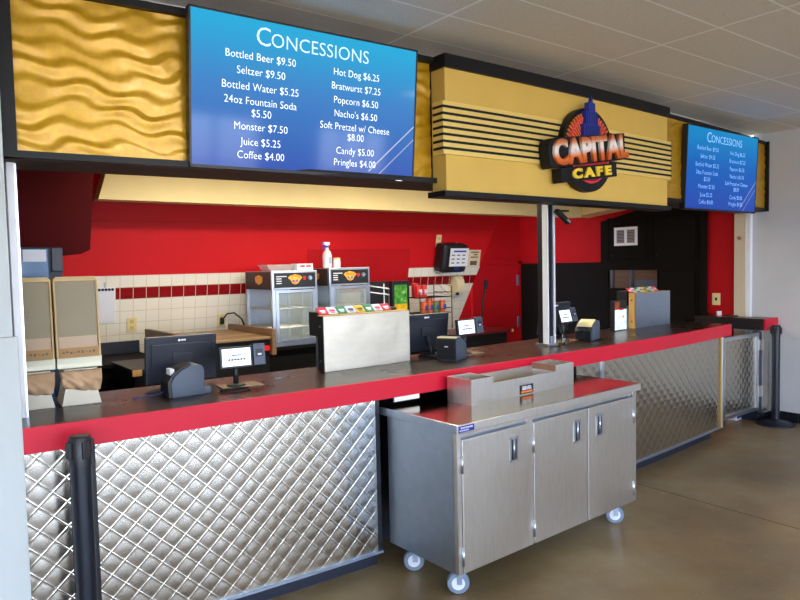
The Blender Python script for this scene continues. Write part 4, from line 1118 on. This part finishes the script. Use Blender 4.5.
# counter in the passage, in front of the red door
rc = thing('passage_counter', 'black cabinet with dark red top before the red door', 'cabinet', (5.1, 2.5, 0)); sh = (5.1, 2.5, 0)
box((4.64, 2.30, .895), (5.62, 2.80, .925), .003).build('top', mat('maroon_laminate', (92, 26, 26), .35), rc, shift=sh)
box((4.66, 2.34, 0), (5.56, 2.78, .895)).build('cabinet', 'black', rc, shift=sh)
box((5.595, 2.296, .893), (5.622, 2.302, .923)).build('corner_cap', 'ivory', rc, shift=sh)
bl = thing('leaning_pole', 'thin black pole leaning at the end of the tiled wall', 'pole', (5.60, 2.80, .925))
MB().tube([(0, 0, 0), (.02, .0, .25), (.06, -.01, .50)], .012, 8).build('shaft', 'black', bl, smooth=True); MB().box((.045, -.035, .44), (.085, .0, .56), .006).build('grip', 'navy', bl)
# outlet and switch on the red side wall
ro = thing('wall_switch', 'ivory plate on the red side wall above the ledge', 'switch', (7.21, .757, 1.232))
box((-.008, -.045, -.065), (0, .045, .065), .003).build('cover_plate', 'ivory', ro); box((-.012, -.012, -.016), (-.007, .012, .016), .002).build('toggle', 'black', ro)

# ================================================================== LAMPS
def troffer(label, x, y, z, w, d, power, color, spread=None):
    t = thing('ceiling_light', label, 'light', (x, y, z), 0, 'ceiling lights')
    b = MB()
    for lo, hi in (((-w / 2, -d / 2, -.03), (w / 2, -d / 2 + .02, 0)), ((-w / 2, d / 2 - .02, -.03), (w / 2, d / 2, 0)), ((-w / 2, -d / 2, -.03), (-w / 2 + .02, d / 2, 0)), ((w / 2 - .02, -d / 2, -.03), (w / 2, d / 2, 0))): b.box(lo, hi)
    b.build('frame', 'whitepaint', t)
    box((-w / 2 + .02, -d / 2 + .02, -.012), (w / 2 - .02, d / 2 - .02, -.004)).build('diffuser', 'lamp', t)
    L = bpy.data.lights.new('fluorescent_glow', 'AREA'); L.shape = 'RECTANGLE'; L.size = w - .05; L.size_y = d - .05; L.energy = power; L.color = color
    o = bpy.data.objects.new('fluorescent_glow', L); COL.objects.link(o); o.location = (0, 0, -.035); o.parent = t
    return t
WARM = (1.0, .86, .62); COOL = (1.0, .96, .90)
troffer('kitchen ceiling light over the nearer registers', 1.9, 1.25, 2.6, 1.2, .3, 34, WARM)
troffer('kitchen ceiling light over the food warmers', 3.5, 1.25, 2.6, 1.2, .3, 34, WARM)
troffer('kitchen ceiling light before the passage', 4.9, 1.15, 2.6, 1.0, .3, 10, WARM)
troffer('added unseen concourse light nearest the pale pillar', 1.45, -2.72, 2.945, .5, .4, 7, COOL)  # invented lamp, placed so the gold panel mirrors it
troffer('added unseen concourse light before the gold sign', 4.2, -2.72, 2.945, .5, .4, 7, COOL)  # second invented lamp, added to help light the concourse

sl_ = thing('added_spotlight', 'added unseen spotlight for a highlight on the long gold panel', 'light', (1.42, -2.66, 2.945))
MB().lathe([(.02, 0), (.05, 0), (.05, -.02), (.02, -.02)], n=20).build('mount', 'black', sl_)  # invented fixture out of view, added to put a bright patch on the gold
MB().tube([(0, 0, -.02), (0, 0, -.07)], .012, 10).build('stem', 'black', sl_)
dv = (Vector((.80, .07, 2.36)) - Vector((1.42, -2.66, 2.84))).normalized()
T = Matrix.Translation((0, 0, -.105)) @ dv.to_track_quat('Z', 'Y').to_matrix().to_4x4()
b = MB().lathe([(.03, -.09), (.06, -.06), (.06, .06), (.055, .06), (.05, -.04), (.02, -.05)], n=28); b.bm.transform(T); b.build('lamp_head', 'black', sl_, smooth=True, angle=40)
b = MB().lathe([(.004, .035), (.049, .035), (.049, .040), (.004, .040)], n=28); b.bm.transform(T); b.build('lens', 'lamp', sl_)
L = bpy.data.lights.new('spot_glow', 'SPOT'); L.energy = 45; L.spot_size = math.radians(24); L.spot_blend = .9; L.shadow_soft_size = .05; L.color = (1, .95, .86)
o = bpy.data.objects.new('spot_glow', L); COL.objects.link(o); o.parent = sl_; o.matrix_local = T @ Matrix.Translation((0, 0, .07)) @ Matrix.Rotation(pi, 4, 'X')
# daylight through the glazing behind the viewer
for k, w in enumerate(W):
    L = bpy.data.lights.new('daylight_portal', 'AREA'); L.shape = 'RECTANGLE'; L.size = w[1] - w[0]; L.size_y = 2.4; L.cycles.is_portal = True
    o = bpy.data.objects.new('daylight_portal', L); COL.objects.link(o); o.location = ((w[0] + w[1]) / 2, -8.05, 1.55); o.rotation_euler = (-pi / 2, 0, 0)
wd = bpy.data.worlds.new('daylight'); S.world = wd; wd.use_nodes = True
nt = wd.node_tree; bg = nt.nodes['Background']
tc = nt.nodes.new('ShaderNodeTexCoord'); sp_ = nt.nodes.new('ShaderNodeSeparateXYZ'); nt.links.new(tc.outputs['Generated'], sp_.inputs[0])
rp = nt.nodes.new('ShaderNodeValToRGB'); e = rp.color_ramp.elements
e[0].position = .42; e[0].color = lin((150, 140, 124)); e[1].position = .52; e[1].color = lin((222, 234, 255))
e2 = e.new(.8); e2.color = lin((170, 205, 250))
mp = nt.nodes.new('ShaderNodeMath'); mp.operation = 'MULTIPLY_ADD'; mp.inputs[1].default_value = .5; mp.inputs[2].default_value = .5
nt.links.new(sp_.outputs['Z'], mp.inputs[0]); nt.links.new(mp.outputs[0], rp.inputs[0]); nt.links.new(rp.outputs[0], bg.inputs[0])
bg.inputs[1].default_value = 17.5

# ================================================================== CAMERA
yaw, pit, rol, f = math.radians(37.037), math.radians(-3.06697), math.radians(-1.23581), 671.009
F = Vector((math.sin(yaw) * math.cos(pit), math.cos(yaw) * math.cos(pit), math.sin(pit)))
Rv = Vector((math.cos(yaw), -math.sin(yaw), 0)); U = Rv.cross(F)
R2 = math.cos(rol) * Rv + math.sin(rol) * U; U2 = -math.sin(rol) * Rv + math.cos(rol) * U
cd = bpy.data.cameras.new('camera'); cd.sensor_fit = 'HORIZONTAL'; cd.sensor_width = 36; cd.lens = f * 36 / 800; cd.shift_x = -2 / 800; cd.clip_start = .05
co = bpy.data.objects.new('camera', cd); COL.objects.link(co)
Mx = Matrix(((R2.x, U2.x, -F.x, 0), (R2.y, U2.y, -F.y, -3.04649), (R2.z, U2.z, -F.z, 1.69148), (0, 0, 0, 1)))
co.matrix_world = Mx
S.camera = co

S.view_settings.view_transform = 'Standard'; S.view_settings.look = 'None'; S.view_settings.gamma = 1.0; S.view_settings.exposure = 0.0
S.view_settings.use_curve_mapping = False
S.cycles.use_denoising = True
S.cycles.max_bounces = 8; S.cycles.diffuse_bounces = 4; S.cycles.glossy_bounces = 4; S.cycles.transparent_max_bounces = 12
S.cycles.sample_clamp_indirect = 6.0
